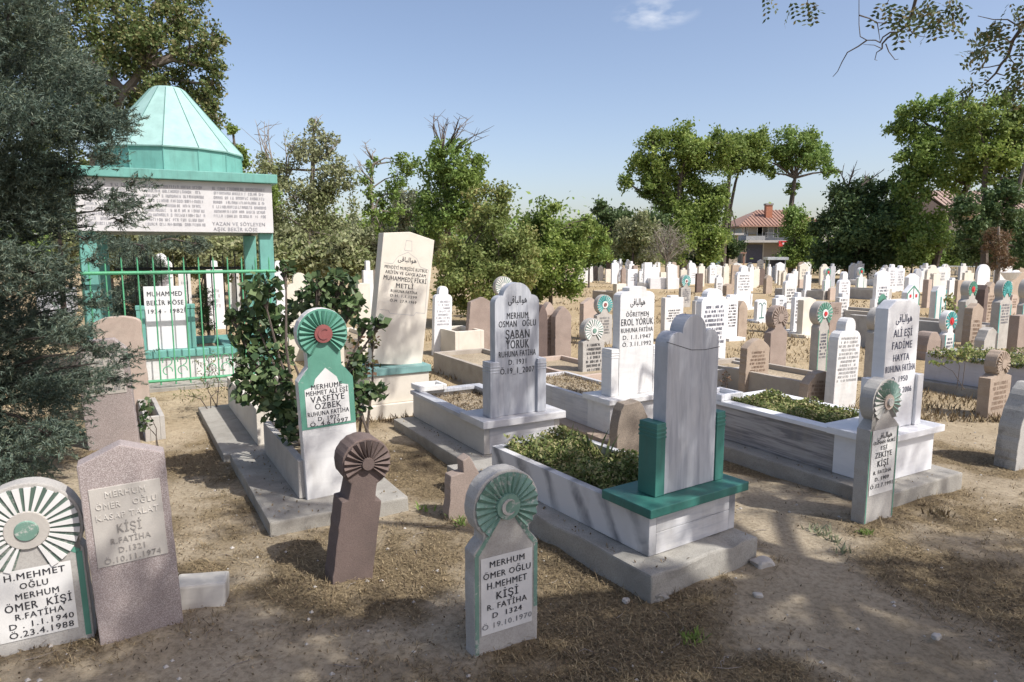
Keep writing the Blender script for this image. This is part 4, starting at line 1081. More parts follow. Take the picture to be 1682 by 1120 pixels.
# ------------------------------------------------------------------ the green kiosk tomb
KY = 27
KO = G(150, 650)
K = thing('tomb_kiosk', 'green open kiosk with a faceted pale mint roof and lettered white board', 'kiosk', KO, KY)
KW, KD = 2.08, 2.0
MB().box(-0.08, KW + 0.08, -0.05, KD + 0.08, -0.1, 0.035).build('base_slab', M_SLAB, K, bevel=0.01)
for x in (0.0, KW - 0.165):
    for y in (0.06, KD - 0.15):
        MB().box(x, x + 0.165, y, y + 0.15, 0.035, 1.87).build('post', M_KIOSK, K, bevel=0.006)
def scrib_board(parent, y, x0, x1, z0, z1):
    mid = (x0 + x1) / 2
    for (xa, xb, last) in ((x0 + .06, x0 + .60, 0), (x0 + .66, mid + .28, 0), (mid + .33, x1 - .05, 1)):
        rows = 9
        w_ = xb - xa
        mb_w = scribble(parent, w_, 1.0, z1 - .05, z0 + (0.17 if last else 0.06), rows if not last else 7, M_GREYL, y, 0.98, fill=.6, xo=((xa + xb) / 2) / w_, var=.12)
bd = MB().box(0.0, KW, 0.0, 0.055, 1.872, 2.47)
sb = bd.build('sign_board', M_KSIGN, K, bevel=0.004)
scrib_board(sb, -0.003, 0, KW, 1.872, 2.47)
tl = MB()
add_text(tl, 'YAZAN VE SÖYLEYEN', 1.68, 1.975, 0.042, 0.60, -0.003)
add_text(tl, 'AŞIK BEKİR KÖSE', 1.64, 1.912, 0.042, 0.50, -0.003)
tl.build('inscription', M_GREYL, sb)
for bx in ((0.0, 0.055, 0.056, KD - 0.056), (KW - 0.055, KW, 0.056, KD - 0.056), (0.0, KW, KD - 0.055, KD)):
    MB().box(*bx, 1.872, 2.47).build('side_board', M_KSIGN, K)
MB().box(-0.09, KW + 0.06, -0.08, KD + 0.08, 2.472, 2.58).build('cornice', M_KIOSK, K, bevel=0.008)
NF = 14
kc = (KW / 2 - 0.03, KD / 2, 0)
dr = MB().lathe([(0.85, 2.582), (0.85, 2.87)], NF, 0, kc, 0.1)
for j in range(NF):
    t = 2 * math.pi * j / NF + 0.1
    dr.tube([(kc[0] + .852 * math.cos(t), kc[1] + .852 * math.sin(t), 2.582), (kc[0] + .852 * math.cos(t), kc[1] + .852 * math.sin(t), 2.88)], [.007, .007], 5)
dr.build('drum', M_KIOSK, K)
rf = MB().lathe([(0.875, 2.865), (0.88, 2.88), (0.205, 3.675), (0.17, 3.70)], NF, 0, kc, 0.1)
se = MB()
for j in range(NF):
    t = 2 * math.pi * j / NF + 0.1
    se.tube([(kc[0] + .88 * math.cos(t), kc[1] + .88 * math.sin(t), 2.882), (kc[0] + .206 * math.cos(t), kc[1] + .206 * math.sin(t), 3.677)], [.0055, .0045], 5)
rfo = rf.build('roof', M_ROOF, K)
se.build('roof_seams', plain('dark_mint_seam', (0.10, 0.20, 0.18), 0.6), rfo)
def fence_panel(root, a, b_, mat, ztop, zbot, nb, zt, tip=True, name='railing'):
    a, b_ = Vector(a), Vector(b_); d = b_ - a
    mb = MB()
    mb.tube([a + Vector((0, 0, ztop)), b_ + Vector((0, 0, ztop))], [0.02, 0.02], 8)
    mb.tube([a + Vector((0, 0, zbot)), b_ + Vector((0, 0, zbot))], [0.018, 0.018], 8)
    for i in range(nb):
        q = a + d * ((i + 0.5) / nb)
        mb.tube([q + Vector((0, 0, zbot - .05)), q + Vector((0, 0, zt - .05)), q + Vector((0, 0, zt))], [.0085, .0085, .002], 6)
    # scrolls low between the bars
    nrm = Vector((-d.y, d.x, 0)).normalized() * 0.012
    for i in range(nb - 1):
        if i % 3 == 0: continue
        q = a + d * ((i + 1.0) / nb)
        for sg in (-1, 1):
            pts = [q + d.normalized() * (sg * 0.05 * math.cos(t)) + nrm + Vector((0, 0, zbot + .17 + sg * .055 + 0.05 * math.sin(t))) for t in np.linspace(-1.4, 3.4, 11)]
            mb.tube(pts, [.006] * 11, 5)
    mb.build(name, mat, root)
fence_panel(K, (0.0, -0.055, 0), (KW, -0.055, 0), M_RAIL, 1.40, 0.12, 13, 1.58)
fence_panel(K, (0.22, KD - .1, 0), (KW - .22, KD - .1, 0), M_BLACKM, 1.40, 0.12, 10, 1.62, name='rear_railing')
fence_panel(K, (KW + .03, 0.28, 0), (KW + .03, KD - .22, 0), M_RAIL, 1.40, 0.12, 9, 1.66)
fence_panel(K, (-.03, 0.28, 0), (-.03, KD - .22, 0), M_RAIL, 1.40, 0.12, 9, 1.66)
T = thing('tomb', 'white tomb with teal capping and a green pillared headstone inside the kiosk', 'tomb', world(K, 0.40, 0.34, 0.035), KY)
kerb(MB(), 0.0, 1.2, 0.0, 1.35, 0, 0.30, .10).build('wall', M_WHITE, T, bevel=.006)
kerb(MB(), -0.03, 1.23, -0.03, 1.38, 0.302, 0.40, .17).build('capping', M_KIOSK, T, bevel=.012)
MB().box(0.1, 1.1, 0.1, 1.25, 0, 0.30).build('soil', MATS['dry_earth'], T)
h = MB().prism(outline('flat', 0.46, 0.78, None, 0.0), -.04, .04).build('headstone', M_WHITEB, T, bevel=.005)
h.location = (0.42, 0.10, 0.402)
inscribe(h, 0.46, 0.78, [('MUHAMMED', .885, .075, .84), ('BEKİR KÖSE', .745, .075, .88), ('1934 - 1982', .61, .065, .84)], -.0425, M_LETTER)
for sx in (-1, 1):
    pz = MB().box(-.045, .045, -.07, .07, 0, .50).box(-.052, .052, -.077, .077, .502, .55).build('pillar', M_KIOSK, h, bevel=.004); pz.location = (sx * .278, 0, 0)

# ------------------------------------------------------------------ graves in front
# centre grave with the green pillars
CG = thing('marble_grave', 'grey and white marble grave with dark green pillars and blank headstone in the centre', 'grave', G(1068, 992), 34)
MB().box(0, .80, 0, 2.0, -.10, .14).build('base_slab', M_SLAB, CG, bevel=.012, rough=.011)
w_ = MB().box(.13, .18, .145, 1.60, .142, .36).box(.735, .785, .145, 1.60, .142, .36).box(.18, .735, 1.55, 1.60, .142, .36)
w_.build('kerb_wall', M_VEIN, CG, bevel=.004)
MB().box(.18, .735, .145, .42, .142, .255).box(.18, .735, .145, .42, .257, .36).build('plinth', M_VEINH, CG, bevel=.003)
MB().box(.085, .83, .095, .45, .362, .41).build('plinth_cap', M_TEAL, CG, bevel=.006)
MB().box(.18, .735, .45, 1.55, .142, .30).build('soil', MATS['dry_earth'], CG)
hs = MB().prism(outline('cloud', .385, .915, dict(s=.835, t=.46, rl=.185, a=-2), 0.0), -.045, .045).build('headstone', M_GREYM, CG, bevel=.005)
hs.location = (.485, .255, .412)
ck = MB(); strip(ck, [(-.205, .79), (-.12, .765), (-.02, .735), (.08, .728), (.20, .735)], .003, -.0462); ck.build('crack', M_LETTER, hs)
for sx in (-1, 1):
    pl = MB().box(-.033, .033, -.062, .062, 0, .38)
    for i in range(3): pl.box(-.036, .036, -.065, .065, .300 + i * .022, .312 + i * .022)
    po = pl.build('pillar', M_TEAL, hs, bevel=.003); po.location = (sx * .228, .01, 0)
cover('succulent_plants', 'dense low green succulents filling the centre marble grave', CG, .19, .725, .47, 1.54, .295, 15000, .030, L_SUC, .17, .5)
blades('iris_plant', 'clump of pointed iris leaves in front of the broken round stone', 'plant', [world(CG, .62, 1.2, .32), world(CG, .68, 1.1, .32), world(CG, .58, 1.32, .32)], .20, .022, 5, L_IRIS)
blades('iris_plant', 'three pale iris blades near the far end of the centre grave', 'plant', [world(CG, .30, 1.35, .32), world(CG, .36, 1.22, .32)], .17, .020, 3, L_IRIS)

# blue grey marble grave (two pillars, dates below)
SG = thing('marble_grave', 'pale grey marble grave with blue grey scalloped headstone and black lettering', 'grave', G(800, 768), 30)
MB().box(-.20, .93, -.17, 1.50, -.10, .085).build('base_slab', M_SLAB, SG, bevel=.012, rough=.005)
w_ = MB().box(.0, .05, .05, 1.50, .087, .30).box(.65, .70, .05, 1.50, .087, .30).box(.05, .65, 1.45, 1.50, .087, .30)
w_.build('kerb_wall', M_KBEIGE, SG, bevel=.004)
kerb(MB(), -.02, .72, .41, 1.52, .302, .335, .10).build('rim', M_GREYM, SG, bevel=.004)
MB().box(.05, .65, .05, .41, .087, .30).build('plinth', M_VEINH, SG, bevel=.003)
MB().box(-.03, .73, .0, .41, .302, .36).build('plinth_cap', M_VEINH, SG, bevel=.006)
MB().box(.05, .65, .41, 1.45, .087, .26).build('soil', MATS['dry_earth'], SG)
kerb(MB(), .02, .30, 1.38, 1.60, .337, .39, .035).box(.055, .265, 1.415, 1.565, .337, .35).build('water_basin', M_WHITE, SG, bevel=.008)
hs = MB().prism(outline('cloud', .40, 1.045, dict(s=.845, t=.66, rl=.16, a=14), 0.0), -.04, .04).build('headstone', M_GREYM, SG, bevel=.005)
hs.location = (.325, .135, .362)
inscribe(hs, .40, 1.045, [('AR', .885, .075, .42), ('MERHUM', .755, .048, .48), ('OSMAN   OĞLU', .695, .048, .84), ('ŞABAN', .615, .066, .54), ('YÖRÜK', .54, .066, .52), ('RUHUNA FATİHA', .468, .045, .84), ('D. 1931', .405, .040, .40), ('Ö.19_1_2007', .34, .045, .78)], -.0415, M_LETTER)
for sx in (-1, 1):
    pl = MB().box(-.04, .04, -.065, .065, 0, .435)
    for i in range(3): pl.box(-.043, .043, -.068, .068, .35 + i * .022, .36 + i * .022)
    po = pl.build('pillar', M_GREYM, hs, bevel=.003); po.location = (sx * .215, 0, 0)

# white grave with tall bright headstone at the right
AG = thing('marble_grave', 'white marble grave with tall bright headstone and dark banded side wall at the right', 'grave', G(1462, 832), 30)
MB().box(-.12, .83, -.02, 1.62, -.10, .10).build('base_slab', M_SLAB, AG, bevel=.012, rough=.005)
w_ = MB().box(.02, .07, .44, 1.60, .102, .38).box(.65, .70, .44, 1.60, .102, .38).box(.07, .65, 1.55, 1.60, .102, .38)
w_.build('kerb_wall', M_DARKM, AG, bevel=.004)
MB().box(.02, .70, .13, .44, .102, .385).build('plinth', M_WHITEB, AG, bevel=.004)
MB().box(-.03, .74, .08, .47, .387, .435).build('plinth_cap', M_WHITEB, AG, bevel=.006)
kerb(MB(), 0.0, .72, .472, 1.62, .382, .415, .11).build('rim', M_WHITEB, AG, bevel=.005)
MB().box(.07, .65, .44, 1.55, .102, .36).build('soil', MATS['dry_earth'], AG)
kerb(MB(), .0, .26, 1.46, 1.72, .417, .47, .035).box(.035, .225, 1.495, 1.685, .417, .43).build('water_basin', M_WHITEB, AG, bevel=.008)
hs = MB().prism(outline('cut', .37, .885, dict(s=.94), 0.0), -.045, .045).build('headstone', M_WHITEB, AG, bevel=.005)
hs.location = (.335, .24, .437)
inscribe(hs, .37, .885, [('AR', .875, .085, .5), ('ALİ EŞİ', .75, .058, .58), ('FADİME', .655, .058, .62), ('HAYTA', .56, .055, .5), ('RUHUNA FATİHA', .475, .052, .93), ('D. 1950', .39, .045, .5), ('Ö. 30 6 2006', .30, .045, .80)], -.0465, M_NAVY)
for sx in (-1, 1):
    po = MB().box(-.035, .035, -.065, .065, 0, .36).build('pillar', M_WHITEB, hs, bevel=.004); po.location = (sx * .225, 0, 0)
cover('succulent_plants', 'dry yellow green succulents filling the white grave at the right', AG, .11, .61, .60, 1.50, .36, 8000, .030, L_SUC, .11, .5)

# white veined grave behind the broken round stone
o = G(1003, 662, .35)
EG = thing('marble_grave', 'white veined marble grave whose headstone carries an emblem, behind the broken round stone', 'grave', (o.x, o.y, 0), 30)
MB().box(-.12, .75, -.12, 1.62, -.10, .06).build('base_slab', M_TAN, EG, bevel=.01)
w_ = MB().box(.02, .07, .36, 1.60, .062, .33).box(.58, .63, .36, 1.60, .062, .33).box(.07, .58, 1.55, 1.60, .062, .33)
w_.build('kerb_wall', M_VEINH, EG, bevel=.004)
MB().box(.02, .63, .03, .36, .062, .325).build('plinth', M_WHITE, EG, bevel=.004)
MB().box(-.02, .67, -.01, .39, .327, .375).build('plinth_cap', M_WHITE, EG, bevel=.006)
MB().box(.07, .58, .39, 1.55, .062, .30).build('soil', MATS['dry_earth'], EG)
hs = MB().prism(outline('ogee', .39, .965, dict(s=.955, t=.5, d=.2, q=.5), 0.0), -.05, .05).build('headstone', M_WHITE, EG, bevel=.005)
hs.location = (.36, .15, .377)
inscribe(hs, .39, .965, [('ÖĞRETMEN', .745, .042, .66), ('EROL YÖRÜK', .675, .062, .93), ('RUHUNA FATİHA', .60, .042, .93), ('D. 1.1.1947', .535, .040, .82), ('Ö. 3.11.1992', .47, .040, .84)], -.0515, M_LETTER)
inscribe(hs, .39, .965, [('AR', .87, .085, .42)], -.0515, M_LETTER, 'emblem')
for sx in (-1, 1):
    pl = MB().box(-.04, .04, -.07, .07, 0, .42)
    for i in range(3): pl.box(-.043, .043, -.073, .073, .34 + i * .022, .35 + i * .022)
    po = pl.build('pillar', M_WHITE, hs, bevel=.003); po.location = (sx * .24, 0.02, 0)

cover('soil_litter', 'dry stalks and dead leaves on the soil of the pale grey marble grave', SG, .06, .64, .45, 1.44, .262, 1500, .03, L_LITTER, .02, .3)
cover('soil_litter', 'dry grass on the soil of the white veined grave', EG, .08, .57, .42, 1.54, .302, 1500, .035, L_STRAW, .03, .2)
VG = thing('planter_grave', 'concrete planter grave with mint green rosette headstone and leafy lilac', 'grave', G(445, 883), 30)
MB().box(0, .86, 0.02, 1.62, -.10, .08).build('base_slab', M_SLAB, VG, bevel=.012, rough=.006)
w_ = MB().box(.24, .29, .33, 1.50, .082, .33).box(.64, .69, .33, 1.50, .082, .33).box(.29, .64, 1.45, 1.50, .082, .33)
w_.build('kerb_wall', M_CONC, VG, bevel=.005)
MB().box(.29, .64, .40, 1.45, .082, .27).build('soil', MATS['dry_earth'], VG)
WV, HV = .345, 1.215
pv = dict(R=.158, n=.105, s=.765, k=.085)
hs = MB().prism(densify(outline('ros', WV, HV, pv, 0.0), .04, .0008), -.045, .045).build('headstone', M_WHITE, VG, bevel=.005)
hs.location = (.455, .335, .082); hs.rotation_euler = (0, R(-2.2), 0)
MB().prism(outline('ros', WV - .001, HV - .002, dict(R=.157, n=.1045, s=.7645, k=.085), .46), -.0485, -.0453).build('green_face', M_MINT, hs)
pn = MB(); pn.add([(-.138, -.0505, .475), (.138, -.0505, .475), (.138, -.0505, .715), (.082, -.0505, .73), (.068, -.0505, .775), (0, -.0505, .84), (-.068, -.0505, .775), (-.082, -.0505, .73), (-.138, -.0505, .715)], [tuple(range(9))])
pn.build('white_panel', M_PANEL, hs)
rosette(hs, HV - .158, .158, -.0487, 20, M_MINT, M_MINT, M_RED, 'fold', 62, .36, True, .022)
inscribe(hs, WV, HV, [('MERHUME', .597, .026, .56), ('MEHMET ALİ EŞİ', .566, .024, .76), ('VASFİYE', .532, .032, .62), ('ÖZBEK', .494, .032, .48), ('RUHUNA FATİHA', .456, .024, .76), ('D. 1927', .427, .022, .40), ('Ö. 4.6.1997', .402, .024, .70)], -.052, M_LETTER)

# tall cream headstone on its pedestal
FG = thing('tall_headstone', 'tall leaning cream headstone on a stepped pedestal with a teal band', 'headstone', G(600, 690), 30)
MB().box(-.03, .75, .0, .62, -.10, .13).build('lower_step', M_CREAM, FG, bevel=.008)
MB().box(.06, .70, .04, .55, .132, .42).build('pedestal', M_CREAM, FG, bevel=.006)
MB().box(.04, .72, .02, .57, .422, .49).build('teal_band', paint('faded_teal_band', (0.16, 0.30, 0.28), (0.4, 0.42, 0.38), .62), FG, bevel=.004)
hs = MB().prism(outline('point', .55, 1.36, dict(s=.965), 0.0), -.075, .075).build('slab', M_CREAM, FG, bevel=.006)
hs.location = (.405, .25, .492); hs.rotation_euler = (R(0), R(7.2), 0)
fr = MB()
strip(fr, [(-.24, 1.02), (-.15, 1.02), (-.10, 1.10), (0, 1.155), (.10, 1.10), (.15, 1.02), (.24, 1.0), (.25, .55), (.15, .55), (.13, .52), (-.13, .52), (-.15, .55), (-.24, .55)], .003, -.0762)
strip(fr, [(-.04, 1.17), (-.03, 1.27), (.03, 1.27), (.04, 1.17), (-.04, 1.17)], .003, -.0762)
fr.build('engraved_frame', M_GREYL, hs)
inscribe(hs, .55, 1.36, [('AR', .80, .050, .36), ('MEHDİYİ MURŞİDİ KUTBUL', .725, .024, .84), ('ARİFİN VE GAVSI AZAM', .688, .024, .80), ('MUHAMMEDİ FİKRİ', .645, .034, .84), ('METLİ', .595, .034, .34), ('RUHUNA FATİHA', .552, .021, .52), ('D.H. 1.1.1299', .518, .020, .52), ('Ö.M. 27.9.1969', .480, .020, .52)], -.0765, M_LETTER)

# ------------------------------------------------------------------ free standing stones in the foreground
GR = 'rosette headstones'
M_GREYGR = paint('faded_green_groove', (0.075, 0.115, 0.09), (0.25, 0.26, 0.23), 0.52)
r, s, w, H, y = head('rosette_headstone', 'white headstone with dark green fluted rosette at the bottom left corner', 'headstone', 'ros', M_CONC, -18, 158, 1064, 793, 26, .09, -1.6, 0, GR,
                     dict(R=.275, n=.20, s=.56, k=.085), dict(N_=24, ridge=M_PANEL, valley=M_GREYGR, hub=M_CEM, hub2=M_GREENW, mode='wedge', gap=40, hubr=.40, emblem=False, lift=.009), jit=.0008)
pn = MB(); pn.add([(-.37 * w, y - .003, .08 * H), (.36 * w, y - .003, .08 * H), (.36 * w, y - .003, .50 * H), (-.37 * w, y - .003, .50 * H)], [(0, 1, 2, 3)]); pn.build('white_panel', M_PANEL, s)
inscribe(s, w, H, [('H.MEHMET', .462, .038, .56, .02), ('OĞLU', .402, .036, .26, .0), ('MERHUM', .342, .037, .40, .02), ('ÖMER  KİŞİ', .280, .046, .62, .02), ('R.FATİHA', .222, .036, .45, .02), ('D . 1.1.1940', .168, .035, .60, .03), ('Ö.23.4.1988', .115, .037, .60, .02)], y - .005, M_LETTER)
ed = MB(); strip(ed, [(-.45 * w, .02 * H), (-.45 * w, .545 * H), (-.30 * w, .60 * H), (-.22 * w, .63 * H)], .022, y - .002); ed.build('green_edging', M_GREEN, s); ed = MB(); strip(ed, [(.45 * w, .02 * H), (.45 * w, .545 * H), (.30 * w, .60 * H), (.22 * w, .63 * H)], .022, y - .002); ed.build('green_edging', M_GREEN, s)
ed = MB(); strip(ed, [(-.22 * w, .63 * H), (-.1 * w, .645 * H), (0, .648 * H), (.1 * w, .645 * H), (.22 * w, .63 * H)], .012, y - .002); ed.build('green_edging', M_GREEN, s)

r, s, w, H, y = head('terrazzo_headstone', 'pinkish speckled headstone with a plain cement panel of raised letters', 'headstone', 'point', M_TERR, 166, 304, 1042, 728, 29, .10, -2.2, 0, None, dict(s=.925), jit=.0006)
pn = MB().box(-.41 * w, .41 * w, y - .004, y + .01, .40 * H, .80 * H).build('cement_panel', M_CEM, s, bevel=.002)
inscribe(pn, w, H, [('MERHUM', .763, .030, .46), ('ÖMER    OĞLU', .708, .030, .70), ('KASAP TALAT', .652, .030, .72)], y - .0045, M_RLITE, raise_=.003)
inscribe(pn, w, H, [('KİŞİ', .585, .044, .28), ('R.FATİHA', .524, .029, .46), ('D.1321', .475, .029, .30), ('Ö.10.11.1974', .428, .029, .66)], y - .0045, M_RDARK, raise_=.003)
def rock(name, label, c, sx, sy, sz, mat, rz=0.0, group=None, seed=None, jag=.25):
    bm = bmesh.new(); bmesh.ops.create_icosphere(bm, subdivisions=3, radius=1)
    sd = seed if seed is not None else rnd.random() * 90
    for v in bm.verts:
        n = v.co.copy(); f = 1 + jag * noise.noise(n * 1.3 + Vector((sd, 0, 0))) + jag * .4 * noise.noise(n * 3.5 + Vector((0, sd, 0)))
        q = Vector([max(-.78, min(.78, t)) for t in n]) * f
        v.co = Vector((q.x * sx, q.y * sy, q.z * sz))
    me = bpy.data.meshes.new(name); bm.to_mesh(me); bm.free(); me.materials.append(mat)
    o = bpy.data.objects.new(name, me); COL.objects.link(o); o.location = c; o.rotation_euler = (0, 0, R(rz))
    return tag(o, label, 'rock' if 'block' not in name else 'stone block', group)
cb = G(334, 1000)
b_ = MB().box(-.13, .095, 0, .16, -.05, .115)  .build('marble_block', M_KBEIGE, None, bevel=.012, rough=.005)
b_.location = (cb.x, cb.y, 0); b_.rotation_euler = (R(-4), R(3), R(16))
tag(b_, 'small white veined marble block lying right of the pinkish speckled headstone', 'stone block')

r, s, w, H, y = head('rosette_headstone', 'leaning dark brown rosette headstone in the shade', 'headstone', 'ros', M_DBROWN, 546, 612, 958, 722, 30, .15, 8.5, 0, GR,
                     dict(R=.168, n=.088, s=.565, k=.008, sq=1), dict(N_=15, ridge=M_DBROWN, valley=M_DBROWN, hub=M_DBROWN, mode='fold', gap=90, hubr=.25, emblem=False, lift=.024), jit=.0012)
r, s, w, H, y = head('rosette_headstone', 'front rosette headstone with worn green fan and white lettered panel', 'headstone', 'ros', M_CONC, 781, 884, 1066, 771, 30, .085, 0, 0, GR,
                     dict(R=.195, n=.14, s=.575, k=.06), dict(N_=20, ridge=M_GREENW, valley=M_GREENW, hub=M_GREENW, mode='fold', gap=66, hubr=.36, emblem=True, lift=.016, emb=M_CONC), jit=.0008)
pn = MB(); pn.add([(-.40 * w, y - .003, .12 * H), (.40 * w, y - .003, .12 * H), (.40 * w, y - .003, .545 * H), (-.40 * w, y - .003, .545 * H)], [(0, 1, 2, 3)]); pn.build('white_panel', M_PANEL, s)
inscribe(s, w, H, [('MERHUM', .505, .034, .54), ('ÖMER OĞLU', .445, .034, .74), ('H.MEHMET', .388, .036, .62), ('KİŞİ', .325, .042, .34), ('R. FATİHA', .270, .032, .62), ('D  1324', .220, .030, .46)], y - .005, M_LETTER)
inscribe(s, w, H, [('Ö 19.10.1970', .165, .030, .78)], y - .005, M_FADE)
ed = MB(); strip(ed, [(-.46 * w, .02 * H), (-.46 * w, .565 * H), (-.34 * w, .625 * H), (-.27 * w, .665 * H)], .018, y - .002); ed.build('green_edging', M_GREENW, s); ed = MB(); strip(ed, [(.46 * w, .20 * H), (.46 * w, .565 * H), (.34 * w, .625 * H), (.27 * w, .665 * H)], .018, y - .002); ed.build('green_edging', M_GREENW, s)

head('broken_headstone', 'broken brown headstone stump behind the front rosette headstone', 'headstone', 'broken', M_BROWN, 738, 792, 850, 750, 30, .09, 3, 0, None, jit=.002)
head('broken_headstone', 'rounded rough fieldstone marker behind the iris leaves of the centre grave', 'headstone', 'lump', M_ROUGH, 1012, 1066, 748, 658, 24, .12, 0, 0, None, jit=.002)

r, s, w, H, y = head('rosette_headstone', 'grey rosette headstone with thin green edging before the white grave at the right', 'headstone', 'ros', M_CONC, 1419, 1465, 858, 622, 30, .085, 0, 0, GR,
                     dict(R=.155, n=.09, s=.665, k=.06), dict(N_=19, ridge=M_CONC, valley=M_GREENW, hub=M_PINK, hub2=M_CONC, mode='fold', gap=70, hubr=.34, emblem=False, lift=.016), jit=.0008)
pn = MB(); pn.add([(-.42 * w, y - .003, .21 * H), (.42 * w, y - .003, .21 * H), (.42 * w, y - .003, .66 * H), (-.42 * w, y - .003, .66 * H)], [(0, 1, 2, 3)]); pn.build('white_panel', M_PANEL, s)
inscribe(s, w, H, [('AR', .625, .055, .5), ('OSMAN NURİ', .572, .024, .76), ('EŞİ', .532, .026, .22), ('ZEKİYE', .485, .038, .58), ('KİŞİ', .425, .044, .38), ('R. FATİHA', .365, .026, .62), ('D. 1909', .318, .026, .48), ('Ö.12.7.1991', .270, .028, .78)], y - .005, M_LETTER)
ed = MB(); strip(ed, [(-.475 * w, .02 * H), (-.475 * w, .66 * H)], .010, y - .002); ed.build('green_edging', M_MINT, s); ed = MB(); strip(ed, [(.475 * w, .02 * H), (.475 * w, .66 * H)], .010, y - .002); ed.build('green_edging', M_MINT, s)

# the two old stones under the juniper
r, s, w, H, y = head('old_headstone', 'grey old headstone with a lettered panel half hidden by the juniper', 'headstone', 'cut', M_TERR, 146, 229, 735, 558, 24, .12, -3, 0, None, dict(s=.9), jit=.001)
pn = MB().box(-.40 * w, .40 * w, y - .004, y + .01, .50 * H, .90 * H).build('cement_panel', M_CEM, s, bevel=.002)
scribble(pn, w, H, .89, .52, 6, M_FADE, y - .006, .7)
head('old_headstone', 'taller pinkish rough headstone behind the juniper and the panelled old stone', 'headstone', 'round', M_PINK, 172, 250, 690, 520, 24, .12, -2.5, 0, None, dict(f=.35), jit=.0015)
kb = G(256, 720); o = kerb(MB(), -.08, .08, 0, .9, -.05, .2, .04).build('low_kerb', M_CONC, None, bevel=.006); o.location = kb; o.rotation_euler = (0, 0, R(32)); tag(o, 'short pale kerb beside the old stones under the juniper', 'kerb')

# grave with a shaded kerb wall left of the lilac
LG = thing('concrete_grave', 'bare concrete kerb grave left of the lilac planter', 'grave', G(424, 742), 30)
MB().box(-.28, .55, -.12, 1.8, -.10, .05).build('base_slab', M_SLAB, LG, bevel=.01)
kerb(MB(), 0, .5, 0, 1.7, .052, .36, .06).build('kerb_wall', M_CREAM, LG, bevel=.006)
MB().box(.06, .44, .06, 1.64, .052, .25).build('soil', MATS['dry_earth'], LG)

# big grave at the right edge
o = G(1516, 634)
RG = thing('planted_grave', 'long pale concrete grave with green plants on top at the right edge', 'grave', o, 30)
MB().box(-.12, 1.0, -2.4, .12, -.10, .09).build('base_slab', M_SLAB, RG, bevel=.01)
kerb(MB(), 0, .9, -2.3, 0, .092, .42, .06).build('kerb_wall', marble('lavender_grey_marble', (.50, .49, .52), (.36, .36, .40), amt=.4), RG, bevel=.006)
MB().box(.06, .84, -2.24, -.06, .092, .38).build('soil', MATS['dry_earth'], RG)
cover('trailing_plants', 'green trailing plants over the long pale grave at the right edge', RG, .05, .85, -2.25, -.05, .37, 9000, .035, L_SUC, .13, .5, edge=.10)

# ------------------------------------------------------------------ headstones across the middle and the back
GW, GBR = 'white headstones', 'brown stone headstones'
ROW = []
def row(kind, mat, xl, xr, yb, yt, label, name='headstone', sc=None, **k):
    grp = k.pop('group', None) or (GR if kind == 'ros' else GBR if mat in (M_BROWN, M_DBROWN, M_TAN, M_PINK) else GW)
    base = k.pop('base', 0); pil = k.pop('pil', 0); plant = k.pop('plant', 0); edge = k.pop('edge', None)
    k.setdefault('th', .10)
    r, s, w, H, y = head(name, label, 'headstone', kind, mat, xl, xr, yb, yt, group=grp, **k)
    if sc:
        n, m_, z1, z0 = sc[:4]; scribble(s, w, H, z1, z0, n, m_, y - .003, sc[4] if len(sc) > 4 else .8)
    if base: MB().box(-w * .75, w * .75, -.2, .3, -.08, base).build('plinth', M_WHITE if mat in (M_WHITE, M_WHITEB) else mat, r, bevel=.006)
    if pil:
        for sg in (-1, 1): MB().box(sg * (w / 2 + .03) - .028, sg * (w / 2 + .03) + .028, -.07, .07, -.08, H * pil).build('pillar', mat, r, bevel=.003)
    if edge:
        for sg in (-1, 1):
            e = MB(); strip(e, [(sg * w * .46, 0.02), (sg * w * .46, H * edge[1])], w * .08, y - .002); e.build('painted_edging', edge[0], s)
    return r, s, w, H, y
GRN = dict(N_=16, ridge=M_TEALB, valley=M_PANEL, hub=M_PANEL, hub2=M_RED, emblem=False, lift=.012, gap=60)
STN = dict(N_=16, ridge=M_BROWN, valley=M_BROWN, hub=M_BROWN, emblem=False, lift=.016, gap=70)
# behind the blue grey marble grave
row('point', M_BROWN, 766, 806, 582, 488, 'brown slab with pointed top left of the blue grey scalloped headstone', th=.11, lean=6, p=dict(s=.9), jit=.002)
row('arch', M_PINK, 893, 912, 595, 496, 'pale pinkish slab directly right of the blue grey scalloped headstone', th=.12, sc=(8, M_TANL, .8, .3))
row('arch', M_BROWN, 912, 938, 597, 503, 'brown pointed slab second to the right of the blue grey scalloped headstone', th=.12, jit=.002)
row('arch', M_DBROWN, 884, 899, 600, 500, 'reddish brown slab peeping out behind the blue grey scalloped headstone', th=.1)
row('ros', M_CONC, 815, 842, 560, 454, 'green fan rosette headstone showing just above the blue grey scalloped headstone', ros=dict(GRN, ridge=M_PANEL, valley=M_GREEN, N_=20, hub=M_PANEL, hub2=M_TAN), p=dict(R=.16))
row('ogee', M_WHITEB, 713, 741, 582, 470, 'white lettered headstone just right of the tall cream headstone', sc=(8, M_GREYL, .80, .42, .85), lean=2)
row('point', M_PINK, 958, 984, 556, 489, 'pinkish brown slab behind the pale green rosette headstone', th=.13, p=dict(s=.86), jit=.002)
row('ros', M_CONC, 980, 1005, 565, 484, 'teal rosette headstone with grey body behind the pinkish brown slab', ros=dict(GRN, ridge=M_TEALB, valley=M_PANEL, N_=18), sc=(6, M_FADE, .56, .2, .7), p=dict(R=.20))
row('ros', M_CONC, 957, 992, 622, 523, 'pale green rosette headstone left of the white veined grave', ros=dict(GRN, ridge=M_PANEL, valley=M_GREEN, hub=M_PANEL, hub2=M_GREENW, N_=18), sc=(7, M_LETTER, .60, .12, .72), p=dict(R=.20, s=.62), th=.11)
